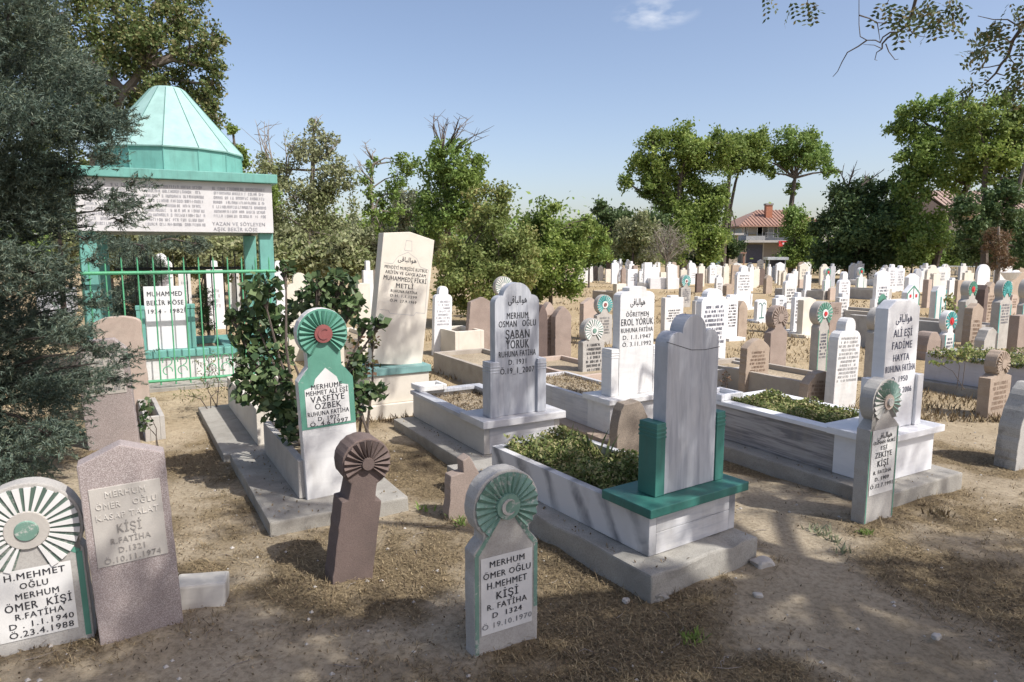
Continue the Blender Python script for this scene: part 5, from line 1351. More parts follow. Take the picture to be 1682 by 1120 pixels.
row('flat', M_CREAM, 1012, 1028, 520, 466, 'narrow cream headstone on a sandy grave behind the emblem headstone', sc=(7, M_BRL, .85, .25, .85), th=.14, yaw=34)
row('round', M_WHITEB, 1016, 1030, 540, 501, 'small white arched headstone with dark motifs left of the emblem headstone', p=dict(f=.5), sc=(3, M_LETTER, .8, .25, .5))
row('tab', M_WHITE, 1091, 1121, 560, 485, 'white headstone with crest and five dark lines right of the emblem headstone', sc=(5, M_LETTER, .70, .42, .82), p=dict(s=.95, t=.45), th=.11, pil=0)
row('ros', M_CONC, 1118, 1134, 504, 451, 'pale teal rosette headstone in the middle row', ros=dict(GRN), sc=(7, M_NAVY, .56, .12, .75), p=dict(R=.20))
row('ogee', M_WHITEB, 1149, 1191, 604, 474, 'wide white headstone with bluish lettering behind the blank centre headstone', sc=(9, M_NAVY, .80, .30, .88), p=dict(s=.9, t=.6, d=.6), th=.11)
row('tab', M_WHITE, 1141, 1152, 545, 487, 'thin white headstone left of the wide bluish lettered one', sc=(3, M_LETTER, .7, .4, .6))
row('tab', M_WHITEB, 1192, 1210, 558, 484, 'white headstone with crest and bold dark lines beside the plain brown slab', sc=(8, M_LETTER, .80, .28, .85), p=dict(s=.95, t=.5), base=.05)
row('arch', M_TAN, 1212, 1226, 556, 494, 'smooth plain brown slab beside the bold lettered white headstone', th=.13)
row('ogee', M_WHITEB, 1209, 1232, 508, 436, 'tall white pillared headstone above the plain brown slab', sc=(6, M_FADE, .80, .42, .85), p=dict(s=.86, t=.5, d=.8), pil=.35, base=.06)
row('cut', M_WHITEB, 1243, 1258, 529, 492, 'short white headstone painted with a dark plant motif', sc=None, base=.04, p=dict(s=.92), plant=1)
row('tab', M_WHITEB, 1272, 1290, 545, 485, 'white headstone with small crest behind the brown rosette stone', p=dict(s=.92, t=.55), sc=(2, M_FADE, .9, .74, .35))
row('ogee', M_WHITE, 1288, 1307, 507, 449, 'white headstone with round medallion top and dark bars', sc=(5, M_LETTER, .58, .15, .85), p=dict(s=.80, t=.55, d=.9))
row('tab', M_WHITEB, 1322, 1331, 490, 446, 'plain narrow white headstone with small tab near the dark trees', pil=.3)
row('ros', M_BROWN, 1263, 1290, 617, 502, 'brown rosette headstone with wide shoulders in the sunny middle ground', ros=dict(STN), p=dict(R=.17, n=.10, s=.62, k=.05), th=.11, jit=.0015)
row('tab', M_WHITEB, 1303, 1317, 546, 480, 'narrow white lettered headstone against a plain cream one', sc=(7, M_LETTER, .82, .22, .8), base=.03, th=.09)
row('point', M_CREAM, 1317, 1337, 552, 488, 'plain cream headstone with low gable beside the narrow lettered one', p=dict(s=.93), base=.05, th=.13)
row('ros', M_CONC, 1341, 1357, 612, 495, 'bright green and white rosette headstone left of the long text headstone', ros=dict(GRN, ridge=M_MINT, valley=M_PANEL, hub=M_PANEL, hub2=M_REDB), sc=(8, M_NAVY, .56, .20, .75), p=dict(R=.17, s=.64), th=.12, edge=(M_MINT, .6))
row('flat', M_BROWN, 1362, 1380, 545, 497, 'flat topped brown headstone with carved panel behind the green and white rosette', sc=(4, M_BRL, .85, .6, .6), th=.12)
row('tab', M_WHITE, 1376, 1391, 540, 481, 'white headstone half behind the flat topped brown one', sc=(6, M_FADE, .85, .3, .8))
row('ogee', M_WHITEB, 1376, 1394, 512, 446, 'white scalloped headstone with faint lettering in front of the dark trees', sc=(6, M_GREYL, .75, .35, .75), p=dict(s=.80, t=.45, d=1.0))
row('arch', M_TAN, 1223, 1260, 645, 556, 'tan lettered slab with pointed arch beside the shaded kerb', sc=(6, M_TANL, .78, .38, .72), th=.10, lean=1.5, jit=.002)
row('slant', M_TAN, 1324, 1367, 667, 610, 'broken tan lettered slab leaning beside the white grave', sc=(5, M_TANL, .75, .2, .8), th=.11, lean=6, jit=.002)
row('ogee', M_WHITE, 1368, 1405, 672, 522, 'white headstone with eleven lines of text above the succulent bed', sc=(12, M_FADE, .80, .30, .92), p=dict(s=.86, t=.45, d=1.1), th=.11, lean=1.5)
row('ros', M_CONC, 1431, 1452, 625, 505, 'weathered grey rosette headstone left of the tall bright headstone', ros=dict(N_=18, ridge=M_CONC, valley=M_DKG, hub=M_CONC, emblem=False, lift=.015, gap=70), sc=(9, M_FADE, .62, .2, .7), p=dict(R=.17, s=.66), th=.11)
row('ros', M_TAN, 1622, 1656, 683, 576, 'tan rosette headstone standing by the long planted grave', ros=dict(STN, ridge=M_TAN, valley=M_TAN, hub=M_TAN), sc=(6, M_TANL, .55, .1, .75), p=dict(R=.20, n=.13, s=.60, k=.04, sq=1), th=.11, jit=.0015)
row('lump', stone('stained_concrete', (0.38, 0.37, 0.34), (0.48, 0.46, 0.42), (0.2, 0.19, 0.17), 0.4, stain=(0.05, 0.045, 0.04), stain_amt=0.95, bump_s=0.9), 1668, 1722, 765, 632, 'dark stained grey marker cut by the right edge of the picture', th=.16, lean=4, jit=.003, yaw=24)
# right hand middle ground
row('point', M_WHITEB, 1484, 1505, 560, 467, 'white headstone with green gable and two red flowers behind the tall bright headstone', p=dict(s=.86), edge=(M_GREEN, .84))
row('round', M_WHITEB, 1437, 1459, 510, 445, 'white headstone with dark green round emblem', p=dict(f=.45), sc=(6, M_NAVY, .62, .15, .8), pil=.3)
row('tab', M_WHITEB, 1457, 1471, 480, 434, 'white lettered headstone in the far row, left one of an adjoining pair', sc=(6, M_GREYL, .8, .2, .8))
row('tab', M_WHITEB, 1471, 1484, 478, 436, 'white lettered headstone in the far row, right one of an adjoining pair', sc=(6, M_GREYL, .8, .2, .8))
row('point', M_WHITEB, 1489, 1506, 512, 449, 'plain white gabled headstone above the tall bright headstone', p=dict(s=.9), th=.12)
row('ros', M_GREYM, 1503, 1510, 480, 441, 'small bluish round topped headstone under the dark trees', p=dict(R=.24))
row('cut', M_WHITE, 1534, 1551, 532, 470, 'white headstone with teal edges and a teal drooping motif', edge=(M_TEALB, .9), th=.13)
row('flat', M_CREAM, 1530, 1541, 500, 450, 'plain cream flat topped headstone behind the teal edged one')
row('flat', M_PINK, 1522, 1528, 505, 459, 'narrow pinkish headstone left of the plain cream flat topped one', th=.16)
row('tab', M_WHITE, 1558, 1570, 490, 456, 'whitish notched headstone left of the sapling')
row('flat', M_TAN, 1569, 1579, 520, 460, 'tan slab behind the dark green rosette with red centre', th=.08)
row('ros', M_CONC, 1581, 1600, 560, 461, 'dark green rosette headstone with red centre and grey body', ros=dict(GRN, ridge=M_GREEN, valley=M_GREEN, hub=M_REDB, hub2=M_REDB, N_=14), sc=(4, M_NAVY, .62, .42, .7), p=dict(R=.14, s=.66), th=.14, edge=(M_GREEN, .6))
row('flat', M_WHITE, 1602, 1611, 505, 470, 'small white block headstone right of the dark green rosette', th=.1)
row('waist', M_TAN, 1617, 1633, 538, 463, 'reddish tan lettered marker with a white cap', sc=(9, M_TANL, .72, .1, .8), th=.12)
row('ros', M_CONC, 1636, 1655, 572, 460, 'teal rosette headstone with grey lettered body near the right edge', ros=dict(GRN, ridge=M_TEALB, valley=M_TEAL, hub=M_TEALB, hub2=M_TEALB, N_=16), sc=(7, M_NAVY, .66, .36, .75), p=dict(R=.14, s=.68), th=.13, edge=(M_TEALB, .64))
row('ros', M_WHITE, 1550, 1565, 588, 510, 'small bright teal rosette headstone with red centre', ros=dict(GRN, ridge=M_TEALB, valley=M_PANEL, hub=M_REDB, hub2=M_REDB, N_=12), sc=(5, M_NAVY, .44, .06, .7), p=dict(R=.22, s=.5), th=.1, edge=(M_TEALB, .5))
row('point', M_TAN, 1589, 1607, 585, 498, 'dark sided brown slab right of the small teal rosette', sc=(6, M_TANL, .7, .25, .7), th=.12, lean=3, jit=.003)
row('slant', M_CONC, 1614, 1636, 592, 538, 'low grey slab broken at the top beside the brown slab', th=.14, jit=.002)
row('lump', M_BROWN, 1521, 1545, 590, 543, 'squat brown stone beside the small teal rosette', th=.2, jit=.003)
row('lump', M_PINK, 1658, 1671, 516, 483, 'rounded pinkish lettered stone near the right edge', sc=(4, M_TANL, .8, .3, .6))
row('flat', M_TAN, 1658, 1678, 500, 447, 'tall tan slab behind the rounded pinkish stone', th=.1)
row('ros', M_CONC, 1675, 1690, 560, 458, 'bluish teal rosette headstone cut by the right edge', ros=dict(GRN), sc=(6, M_NAVY, .6, .3, .7), edge=(M_TEALB, .6))
row('flat', M_BROWN, 1668, 1684, 592, 518, 'plain brown slab at the right edge behind the tan rosette', th=.14)
row('point', M_DBROWN, 1612, 1618, 545, 468, 'dark brown slab edge left of the reddish tan marker', th=.2)
# far rows
row('ros', M_WHITE, 1353, 1363, 490, 440, 'far white headstone with green top and red spot, left one', p=dict(R=.14), ros=dict(GRN, ridge=M_GREEN, valley=M_MINT, hub=M_REDB, hub2=M_REDB, N_=10), edge=(M_MINT, .6))
row('ros', M_WHITE, 1408, 1418, 480, 439, 'far white headstone with green top and red spot, right one', p=dict(R=.17), ros=dict(GRN, ridge=M_GREEN, valley=M_MINT, hub=M_REDB, hub2=M_REDB, N_=10), edge=(M_MINT, .6))
row('tab', M_WHITE, 1414, 1423, 478, 455, 'small white headstone touching the far right green topped one')
row('tab', M_GREYM, 1363, 1371, 470, 433, 'bluish headstone behind the far green topped one')
row('round', M_PINK, 1363, 1373, 492, 472, 'small pinkish rounded stone before the white scalloped headstone', p=dict(f=.6))
row('flat', M_PINK, 1313, 1319, 475, 459, 'tiny pinkish block by the plain narrow white headstone')
row('tab', M_WHITE, 963, 971, 460, 426, 'white headstone at the left end of the far row beside the bush')
row('arch', M_BROWN, 976, 982, 460, 436, 'brown slab second in the far row beside the bush')
row('tab', M_CREAM, 984, 991, 461, 436, 'thin cream headstone in the far row before the wide white one')
row('flat', M_CREAM, 995, 1003, 464, 442, 'short cream headstone left of the wide white one in the far row')
row('ogee', M_WHITEB, 1005, 1016, 466, 427, 'wide white headstone in the far left row')
row('tab', M_WHITEB, 1016, 1022, 462, 425, 'white headstone hidden half behind the wide white one in the far row')
row('arch', M_BROWN, 1021, 1028, 466, 439, 'small brown slab right of the wide white far headstone')
row('ogee', M_WHITEB, 1028, 1035, 462, 426, 'slim white headstone behind the small brown slab in the far row')
row('tab', M_WHITEB, 1033, 1041, 468, 429, 'slim white headstone left of the flat brown far slab')
row('flat', M_BROWN, 1040, 1047, 468, 436, 'flat topped brown slab ending the far left group')
row('flat', M_WHITEB, 1058, 1070, 473, 431, 'stout plain white headstone between the brown slab and the boxed pair', base=.25)
row('round', M_WHITEB, 1075, 1084, 462, 430, 'left arched white headstone on the far white box', p=dict(f=.6))
row('ogee', M_WHITEB, 1095, 1105, 462, 430, 'right white headstone on the far white box')
row('flat', M_CREAM, 1085, 1094, 468, 447, 'small cream block between the two arched white far headstones')
row('tab', M_CREAM, 1118, 1128, 466, 440, 'cream headstone above the pale teal rosette')
row('tab', M_WHITEB, 1131, 1137, 460, 428, 'thin bright headstone behind the pale teal rosette')
row('tab', M_CREAM, 1147, 1157, 470, 433, 'cream headstone behind the dark brown flat slab')
row('flat', M_DBROWN, 1144, 1154, 480, 449, 'dark brown flat slab in front of the cream far headstone')
row('flat', M_CREAM, 1163, 1171, 462, 439, 'plain cream block headstone right of the dark brown flat slab')
row('ogee', M_CREAM, 1188, 1197, 470, 433, 'slim cream scalloped headstone left of the tall white pillared one')
row('ogee', M_WHITE, 1176, 1187, 484, 451, 'white headstone with faint pink lines before the slim cream one', sc=(4, M_FADE, .6, .1, .7))
row('arch', M_TAN, 1193, 1204, 485, 466, 'low reddish stone beside the tall white pillared headstone', th=.2)
row('tab', M_WHITE, 1230, 1237, 478, 434, 'white headstone half hidden right of the tall pillared one')
row('tab', M_CREAM, 1237, 1243, 472, 439, 'cream headstone with small tab left of a shaded brown slab')
row('tab', M_CREAM, 1241, 1247, 470, 438, 'cream headstone adjoining the one with small tab')
row('arch', M_DBROWN, 1247, 1256, 468, 440, 'shaded brown slab left of the booth', th=.15)
row('tab', M_WHITE, 1261, 1266, 470, 434, 'thin white headstone at the left corner of the glass booth')
row('arch', M_TAN, 1258, 1268, 482, 452, 'tan arched slab before the glass booth', th=.15)
row('flat', M_CREAM, 1279, 1285, 468, 444, 'cream headstone before the glass booth, left one')
row('tab', M_CREAM, 1286, 1292, 468, 444, 'cream headstone before the glass booth, right one')
row('tab', M_WHITE, 1302, 1310, 470, 442, 'small white headstone under the dark bush right of the booth')
# the smallest stones packed into the far rows
fr_ = random.Random(21)
for i in range(58):
    xb = fr_.uniform(955, 1680); yb_ = fr_.uniform(449, 474) if xb < 1500 else fr_.uniform(455, 486)
    k_ = fr_.choice(['tab', 'ogee', 'flat', 'round', 'point', 'tab', 'ogee']); m_ = fr_.choice([M_WHITEB, M_WHITEB, M_WHITE, M_WHITE, M_CREAM, M_WHITEB, M_TAN])
    hh = fr_.uniform(.75, 1.15) * (yb_ - 412) * .62; ww = fr_.uniform(.3, .46) * (yb_ - 412) * .62
    nm = 'tan' if m_ is M_TAN else 'cream' if m_ is M_CREAM else 'white'
    row(k_, m_, xb - ww / 2, xb + ww / 2, yb_, yb_ - hh, 'tiny %s headstone packed into the far rows' % nm, group='tiny %s headstones packed into the far rows' % nm, sc=(3, M_FADE, .75, .35, .6) if fr_.random() < .4 else None, yaw=30 + fr_.uniform(-8, 8), lean=fr_.uniform(-3, 3))
# through and beside the kiosk, and behind the lilac
row('ogee', M_WHITEB, 252, 288, 512, 416, 'white scalloped headstone seen through the kiosk railings', yaw=28, sc=(5, M_GREYL, .7, .3, .8))
row('tab', M_WHITEB, 344, 371, 540, 428, 'tall white headstone seen through the right part of the kiosk railings', yaw=28, sc=(4, M_GREYL, .6, .3, .6))
row('tab', M_WHITE, 378, 396, 520, 426, 'narrow white headstone beside the rear right kiosk post', yaw=28)
row('flat', M_WHITE, 296, 316, 505, 450, 'square white headstone in the middle of the kiosk railings', yaw=28, sc=(4, M_GREYL, .8, .3, .7))
row('ogee', M_WHITEB, 452, 474, 560, 428, 'white headstone with stepped shoulders right of the kiosk posts', yaw=28, sc=(1, M_FADE, .9, .85, .5))
row('ogee', M_CREAM, 476, 520, 590, 448, 'broad cream headstone behind the lilac', yaw=28)
row('tab', M_WHITE, 600, 616, 560, 428, 'white headstone with tab left of the tall cream headstone', yaw=28)
row('flat', M_CREAM, 592, 612, 610, 465, 'cream headstone tucked behind the left edge of the tall cream one', yaw=28)
row('tab', M_WHITE, 506, 514, 478, 430, 'thin white far headstone behind the lilac', yaw=28)
row('tab', M_CREAM, 470, 478, 462, 412, 'thin cream far headstone under the sparse olive tree', yaw=28)
# painted plant motif on the short white headstone
for o in list(COL.objects):
    if o.get('label') == 'short white headstone painted with a dark plant motif':
        s = o.children[0]; e = MB(); y = -.0535
        strip(e, [(0, .12), (0, .40)], .03, y); strip(e, [(-.09, .10), (.09, .10)], .03, y)
        for sg in (-1, 1): strip(e, [(0, .38), (sg * .05, .45), (sg * .10, .44), (sg * .11, .40)], .02, y)
        e.build('plant_motif', M_TEAL, s)
    if o.get('label') == 'white headstone with green gable and two red flowers behind the tall bright headstone':
        s = o.children[0]; e = MB(); H = max(v.co.z for v in s.data.vertices); w = max(v.co.x for v in s.data.vertices)
        for sg in (-1, 1): e.lathe([(.03, 0), (.03, .004)], 8, 0, (0, 0, 0))
        e = MB()
        for sg in (-1, 1): strip(e, [(sg * w * .45 - .03, H * .80), (sg * w * .45 + .03, H * .80)], .06, -.0535)
        e.build('red_flowers', M_REDB, s)
        g = MB(); strip(g, [(-w * .95, H * .84), (0, H * .975), (w * .95, H * .84)], .03, -.053); strip(g, [(0, H * .6), (0, H * .95)], .025, -.053); g.build('green_gable', M_GREEN, s)
    if o.get('label') == 'white headstone with dark green round emblem':
        s = o.children[0]; H = max(v.co.z for v in s.data.vertices); w = max(v.co.x for v in s.data.vertices)
        e = MB(); n = 16; e.add([(w * .62 * math.cos(2 * math.pi * i / n), -.0535, H * .82 + w * .62 * math.sin(2 * math.pi * i / n)) for i in range(n)], [tuple(range(n))]); e.build('round_emblem', M_GREEN, s)
    if o.get('label') == 'white headstone with teal edges and a teal drooping motif':
        s = o.children[0]; H = max(v.co.z for v in s.data.vertices); e = MB()
        strip(e, [(0, .1 * H), (0, .72 * H)], .05, -.0685); e.build('teal_motif', M_TEALB, s)

M_CONC2 = stone('sandy_concrete', (0.34, 0.30, 0.25), (0.42, 0.375, 0.315), (0.26, 0.22, 0.18), 0.3)
# low grave boxes among the stones
def gravebox(label, xl, yb, yt, L_, W_, mat, yaw=30, soil=True, name='kerb_grave', t=.06, front=True):
    o = G(xl, yb); H = Zat(o, yt)
    r = thing(name, label, 'grave', o, yaw, 'low kerb graves')
    kerb(MB(), 0, W_, 0, L_, -.08, H, t).build('kerb_wall', mat, r, bevel=.006)
    if soil: MB().box(t, W_ - t, t, L_ - t, -.05, H - .06).build('soil', MATS['dry_earth'], r)
    return r
gravebox('shaded grey kerb grave left of the tan arched slab', 1180, 640, 608, 1.5, .75, M_CONC)
gravebox('sandy kerb grave between the tan arched slab and the broken tan slab', 1322, 668, 628, 1.6, .7, M_CONC2)
gravebox('sandy kerb grave with weeds left of the blue grey scalloped headstone', 800, 640, 606, 1.6, .8, M_CONC2)
gravebox('low tan kerb grave right of the blue grey scalloped headstone', 948, 640, 618, 1.5, .8, M_PINK)
gravebox('lavender grey box grave behind the weathered grey rosette', 1432, 545, 513, 1.8, .9, M_CONC)
gravebox('grey box grave under the plain narrow white headstone', 1352, 492, 478, 2.0, 1.0, M_CONC)
gravebox('dark grey box grave by the round green emblem headstone', 1436, 492, 476, 2.0, 1.0, M_CONC)
gravebox('sandy box grave behind the narrow cream headstone', 1030, 500, 482, 1.8, .6, M_CONC2)
gravebox('far white box grave carrying two arched headstones', 1068, 474, 457, 1.2, 1.3, M_WHITEB, yaw=5)
gravebox('dark kerb grave behind the squat brown stone', 1545, 584, 530, 1.6, .16, M_CONC, soil=False)
gravebox('pale marble grave glimpsed through the juniper', 62, 520, 478, 1.8, .8, M_GREYM)
gravebox('grey kerb grave behind the dark green rosette', 1600, 560, 535, 1.6, .8, M_CONC)
gravebox('pale box grave at the far right under the trees', 1455, 470, 462, 2.0, 1.2, M_WHITE)
gravebox('cream kerb grave behind the lilac', 540, 610, 560, 1.5, .8, M_CREAM)
gravebox('small cream box right of the white lettered headstone', 748, 590, 545, .8, .5, M_CREAM)
vb = at(1658, 470, 20.5)
v = thing('stone_urn', 'white fluted urn standing behind the teal rosette at the right', 'urn', (vb.x, 20.5, 0))
zt = at(1658, 447, 20.5).z
MB().lathe([(.16, -.05), (.16, .08), (.07, .12), (.06, zt - .26), (.14, zt - .2), (.26, zt - .03), (.28, zt), (.24, zt), (.2, zt - .04)], 14).build('bowl', M_WHITEB, v, smooth=False)

# ------------------------------------------------------------------ shrubs and small plants near the graves
def shrub(name, label, D, base, zb, blobs, mat, size, n, aspect=.8, stems=8, root_px=None, r0=.012):
    bp = at(base, 560, D); bp.z = zb
    r = thing(name, label, 'shrub', bp)
    tb = MB(); C = []
    for (px, py, rx, ry, dd) in blobs:
        k = (D + dd) / FPX; c = at(px, py, D + dd) - bp
        m_ = int(n * rx * ry / 1000)
        q = unit(rng.normal(size=(m_, 3))) * (rng.uniform(0.02, 1, (m_, 1)) ** .42) * np.array([rx * k, min(rx, ry) * k, ry * k]) + np.array(c)
        C.append(q)
        s0 = Vector((rnd.gauss(0, .03), rnd.gauss(0, .05), 0)); mid = s0.lerp(c, .55) + Vector((rnd.gauss(0, .03), rnd.gauss(0, .03), .04))
        tb.tube([s0, mid, c], [r0, r0 * .8, r0 * .4], 6)
        for i in range(min(6, m_)):
            e = Vector(q[i]); tb.tube([c.lerp(mid, .3), c.lerp(e, .5), e], [r0 * .45, r0 * .35, r0 * .15], 4, cap=False)
    tb.build('stems', M_BARK, r)
    C = np.concatenate(C); C = C[C[:, 2] + zb > .02]
    quads_obj('leaves', leaf_quads(C, size, aspect, .5, .35), mat, r)
    return r
shrub('lilac_shrub', 'dark leafy lilac growing behind the mint green rosette headstone', 4.75, 500, .25,
      [(430, 475, 34, 30, -.1), (415, 520, 34, 34, 0), (455, 530, 40, 44, .1), (400, 555, 24, 26, 0), (440, 590, 44, 40, 0), (410, 635, 34, 34, -.15), (450, 650, 40, 50, -.15), (475, 690, 22, 44, -.2), (560, 460, 34, 24, .1), (545, 490, 36, 26, .1),
       (575, 505, 30, 30, .1), (520, 470, 24, 24, 0), (600, 535, 22, 16, 0), (625, 530, 12, 14, 0), (590, 640, 28, 24, 0), (620, 640, 24, 18, 0), (585, 600, 16, 26, 0), (500, 500, 26, 30, .2), (380, 520, 14, 14, 0), (470, 440, 16, 14, 0), (395, 600, 20, 20, -.1), (590, 670, 18, 16, 0)], L_LIL, .064, 120)
shrub('rose_bush', 'reddish green bush between the lilac and the tall cream headstone', 5.6, 590, .1, [(590, 570, 30, 26, 0), (600, 600, 28, 22, 0), (575, 610, 24, 24, 0), (612, 560, 14, 16, 0)], leaf('bronze_leaf', [(.05, .07, .02), (.09, .10, .03), (.16, .09, .05)], .3), .045, 90)
shrub('weed_bush', 'feathery yellow green weed before the kiosk railings', 6.9, 345, 0, [(345, 600, 28, 26, 0), (340, 625, 30, 20, 0), (310, 650, 30, 14, -.3), (360, 640, 20, 16, 0)], leaf('feathery_weed_leaf', [(.14, .15, .06), (.22, .22, .10), (.10, .12, .04)], .3), .05, 130, .22, r0=.006)
shrub('climbing_plant', 'small leafy climber at the foot of the old stones', 5.1, 242, 0, [(240, 670, 12, 22, 0), (238, 695, 12, 16, 0)], L_LIL, .04, 160, r0=.005)
shrub('sapling', 'small yellow green sapling behind the small teal rosette headstone', 10.6, 1560, 0, [(1560, 492, 9, 12, 0), (1556, 510, 9, 10, 0), (1566, 505, 7, 12, 0)], L_YEL, .06, 420, .6, r0=.01)
shrub('trailing_weed', 'leafy weeds along the far end of the long planted grave', 6.6, 1580, .3, [(1570, 585, 22, 12, 0), (1590, 575, 10, 16, 0), (1540, 596, 20, 6, 0)], L_YEL, .04, 200, r0=.004)
shrub('brown_weed', 'dried brown weed by the shaded grey kerb', 6.0, 1192, 0, [(1192, 625, 12, 18, 0), (1185, 645, 10, 10, 0)], L_BRN, .035, 200, .3, r0=.004)
def weeds(label, spots, hgt, n, mat, name='weed_clump', wd=.012):
    pts = [G(x, y) for x, y in spots]
    return blades(name, label, 'weeds', pts, hgt, wd, n, mat, .5, 'weed clumps')
weeds('tuft of iris leaves on the sandy kerb grave left of the blue grey headstone', [(770, 592), (785, 600), (760, 598), (790, 606)], .16, 9, L_IRIS, 'iris_plant', .03)
weeds('small grey green weed before the grey rosette headstone at the right', [(1350, 880), (1368, 890), (1340, 872), (1385, 905), (1360, 875)], .06, 12, L_SAGE)
weeds('small green weed at the foot of the grey rosette headstone at the right', [(1415, 878), (1425, 880)], .05, 12, L_MID)
weeds('low green weed on the dirt near the bottom centre', [(1140, 1045), (1150, 1055), (1133, 1050)], .05, 14, L_MID)
weeds('dry spiky weed on the sunny dirt at the right', [(1545, 845), (1555, 848), (1535, 846)], .06, 10, L_STRAW)
weeds('dry grass tuft against the corner of the planter slab', [(700, 838), (745, 855), (760, 862)], .06, 12, L_MID)
weeds('dark green weed between the two kerb graves on the left', [(1300, 610), (1280, 616), (1310, 612)], .10, 12, L_MID)

# stones lying on the dirt
rk = G(1252, 930); rock('pale_rock', 'pale angular stone beside the front right corner of the centre slab', rk + Vector((0, 0, .015)), .070, .05, .035, M_CEM, 20, None, 3.0)
rk = G(1028, 988); rock('pale_rock', 'small pale stone on the dirt left of the centre slab corner', rk + Vector((0, 0, .006)), .022, .018, .013, M_CEM, 50, None, 9.0)
rk = G(1080, 985); rock('concrete_rubble', 'crumbled concrete lump under the front corner of the centre slab', rk + Vector((0, 0, .01)), .05, .035, .03, M_SLAB, 10, None, 14.0, .5)
rk = G(1245, 980); rock('pale_rock', 'rounded pale stone on the path edge at the lower centre', rk + Vector((0, 0, .008)), .028, .02, .014, M_CEM, 0, None, 21.0)
rk = G(1538, 1048); rock('pale_rock', 'pale stone on the path near the lower right', rk + Vector((0, 0, .008)), .026, .018, .014, M_CEM, 30, None, 27.0)
rk = G(880, 870); rock('pale_rock', 'pale stone in the grass left of the centre slab', rk + Vector((0, 0, .008)), .03, .02, .015, M_CEM, 30, None, 33.0)

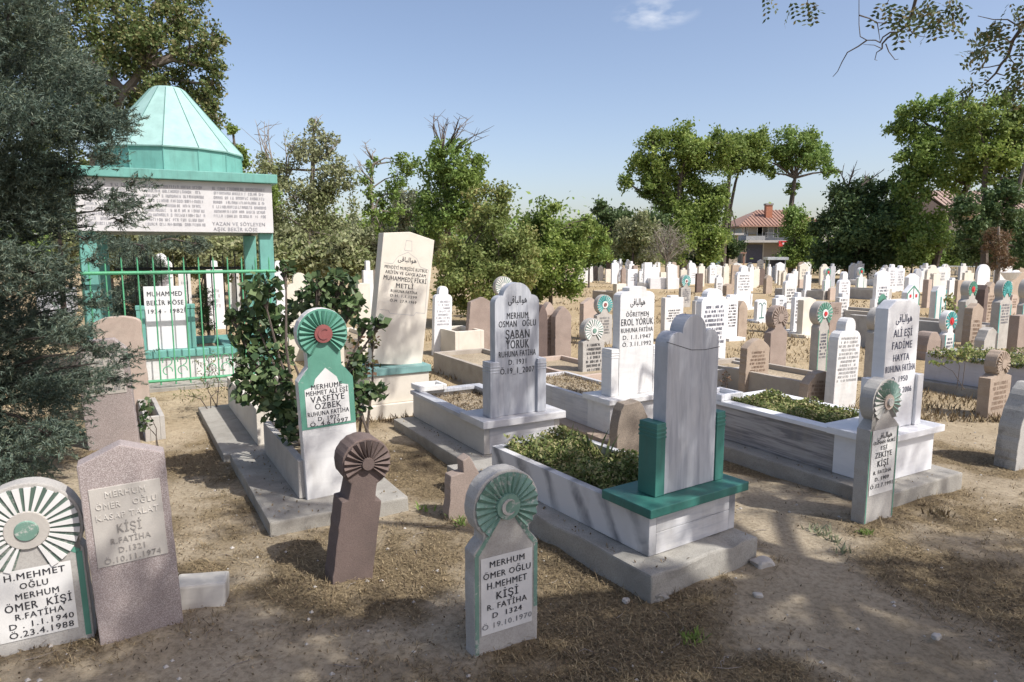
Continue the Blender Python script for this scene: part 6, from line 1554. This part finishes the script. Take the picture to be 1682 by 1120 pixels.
# pebbles, dead leaves and dry grass
def scatter_ok(x, y):
    l = path_w(x, y)
    return not (-.1 < l < .32 and y < 4.6 and x > 1.0) or rnd.random() < .12
BOXES = [(CG, 0, .8, 0, 2.0), (SG, -.2, .93, -.17, 1.5), (AG, -.12, .83, -.02, 1.62), (VG, 0, .86, .02, 1.62), (EG, -.12, .75, -.12, 1.62), (LG, -.28, .55, -.12, 1.8), (FG, -.03, .75, 0, .62)]
def free(x, y):
    for r, x0, x1, y0, y1 in BOXES:
        a = r.rotation_euler[2]; dx, dy = x - r.location.x, y - r.location.y
        lx, ly = dx * math.cos(a) + dy * math.sin(a), -dx * math.sin(a) + dy * math.cos(a)
        if x0 - .01 < lx < x1 + .01 and y0 - .01 < ly < y1 + .01: return False
    return True
def dry_grass():
    V = []
    n = 0
    while n < 110000:
        y = 2.1 + 5.4 * rnd.random() ** 1.5; x = rnd.uniform(-.85, .85) * y
        dn = litter_at(x, y) ** 2.2 * 1.5
        n += 1
        if rnd.random() > dn or not free(x, y) or not scatter_ok(x, y): continue
        z = gh(x, y); L_ = rnd.uniform(.012, .048) * (1 + (rnd.random() < .1)); t = rnd.uniform(0, 6.28); e = abs(rnd.gauss(0, .35))
        d = Vector((math.cos(t), math.sin(t), e)).normalized(); s = Vector((-math.sin(t), math.cos(t), 0)) * rnd.uniform(.0009, .0020)
        p = Vector((x, y, z + .002)); mid = p + d * L_ * .55 + Vector((0, 0, .004)); q = p + d * L_
        V.append([p - s, p + s, mid + s, mid - s]); V.append([mid - s, mid + s, q + s * .2, q - s * .2])
    tag(quads_obj('dry_grass', np.array([[tuple(a) for a in f] for f in V]), L_STRAW), 'dry straw and trampled grass on the dirt', 'grass', kind='stuff')
    V = []
    spots = []
    while len(spots) < 420:
        y = 2.2 + 6.0 * rnd.random() ** 1.3; x = rnd.uniform(-.85, .85) * y
        if free(x, y) and rnd.random() < litter_at(x, y) ** 2 and scatter_ok(x, y): spots.append((x, y))
    for bx, by, br, bz in MOUNDS:
        for _i in range(16):
            t = rnd.uniform(0, 6.28); d_ = rnd.uniform(.6, 1.25) * br; spots.append((bx + d_ * math.cos(t), by + d_ * math.sin(t)))
    for (x, y) in spots:
        if not free(x, y): continue
        z = gh(x, y) - .004
        for _i in range(rnd.randint(5, 13)):
            t = rnd.uniform(0, 6.28); hh = rnd.uniform(.018, .055); e = rnd.uniform(.5, 1.8)
            d = Vector((math.cos(t), math.sin(t), e)).normalized(); s = Vector((-math.sin(t), math.cos(t), 0)) * rnd.uniform(.0009, .0018)
            p = Vector((x + rnd.gauss(0, .012), y + rnd.gauss(0, .012), z)); mid = p + d * hh * .55; q = p + d * hh + Vector((d.x, d.y, -.3)) * hh * .25
            V.append([p - s, p + s, mid + s, mid - s]); V.append([mid - s, mid + s, q + s * .2, q - s * .2])
    tag(quads_obj('grass_tufts', np.array([[tuple(a) for a in f] for f in V]), L_STRAW), 'dry grass tufts around the foot of the stones', 'grass', kind='stuff')
    V = []
    for _ in range(50000):                           # tufts further away
        y = 6.5 + 30 * rnd.random() ** 1.6; x = rnd.uniform(-.85, .85) * y
        if noise.noise(Vector((x * .5, y * .5, 2))) + .4 * noise.noise(Vector((x * 2, y * 2, 4))) < .10 or not free(x, y): continue
        h = rnd.uniform(.03, .085); t = rnd.uniform(0, 3.14); s = Vector((math.cos(t), math.sin(t), 0)) * (.004 + .0006 * y)
        p = Vector((x, y, -.01)); q = p + Vector((rnd.gauss(0, .4) * h, rnd.gauss(0, .4) * h, h))
        V.append([p - s, p + s, q + s * .2, q - s * .2])
    tag(quads_obj('dry_grass', np.array([[tuple(a) for a in f] for f in V]), L_STRAW), 'sunburnt grass between the far headstones', 'grass', kind='stuff')
    P = []
    for _ in range(42000):
        y = 2.1 + 6.5 * rnd.random() ** 1.4; x = rnd.uniform(-.85, .85) * y
        if rnd.random() > .12 + litter_at(x, y) or not free(x, y) or not scatter_ok(x, y): continue
        P.append((x, y, gh(x, y) + .004 + .008 * rnd.random()))
    P = np.array(P)
    tag(quads_obj('leaf_litter', leaf_quads(P, .015, .55, 1.6), L_LITTER), 'small dead leaves strewn over the dirt', 'leaf litter', kind='stuff')
    tb = MB()
    for _ in range(130):
        y = 2.2 + 4.0 * rnd.random() ** 1.3; x = rnd.uniform(-.8, .8) * y
        if not free(x, y): continue
        t = rnd.uniform(0, 6.28); l = rnd.uniform(.04, .13); z = gh(x, y) + .006
        tb.tube([(x, y, z), (x + l * .5 * math.cos(t), y + l * .5 * math.sin(t), z + rnd.uniform(0, .012)), (x + l * math.cos(t + .3), y + l * math.sin(t + .3), z)], [.0022, .0018, .001], 4)
    tag(tb.build('fallen_twigs', M_BARKL), 'thin dry twigs fallen on the dirt', 'twigs', kind='stuff')
    pb = MB()
    for _ in range(900):
        y = 2.1 + 5.0 * rnd.random() ** 1.4; x = rnd.uniform(-.85, .85) * y
        if not free(x, y): continue
        r = .003 + .010 * rnd.random() ** 4; z = gh(x, y) + r * .2
        v = [(x + r * rnd.uniform(.7, 1.3) * a, y + r * rnd.uniform(.7, 1.3) * b_, z + r * .8 * c) for a, b_, c in ((1, 0, 0), (0, 1, 0), (-1, 0, 0), (0, -1, 0), (0, 0, 1), (0, 0, -1))]
        pb.add(v, [(0, 1, 4), (1, 2, 4), (2, 3, 4), (3, 0, 4), (1, 0, 5), (2, 1, 5), (3, 2, 5), (0, 3, 5)])
    tag(pb.build('pebbles', M_CEM), 'pebbles and crumbs of stone on the dirt', 'pebbles', kind='stuff')
dry_grass()
def slab_leaves():
    P = []
    for root, x0, x1, y0, y1, z, inn, n in ((CG, .02, .78, .02, 1.9, .145, (.11, .83, .09, 1.62), 130), (VG, .02, .84, .05, 1.6, .084, (.22, .70, .30, 1.52), 160), (SG, -.18, .9, -.15, 1.48, .089, (-.04, .74, .02, 1.52), 110), (AG, -.10, .81, 0, 1.6, .104, (0, .74, .10, 1.62), 90)):
        for _ in range(n * 3):
            x, y = rnd.uniform(x0, x1), rnd.uniform(y0, y1)
            if inn[0] < x < inn[1] and inn[2] < y < inn[3]: continue
            if abs(x - inn[0]) > .09 and rnd.random() < .6: continue
            P.append(tuple(world(root, x, y, z + .003)))
    tag(quads_obj('fallen_leaves', leaf_quads(np.array(P), .020, .5, 3.0), L_LITTER), 'dead leaves blown onto the concrete slabs of the graves', 'leaf litter', kind='stuff')
slab_leaves()
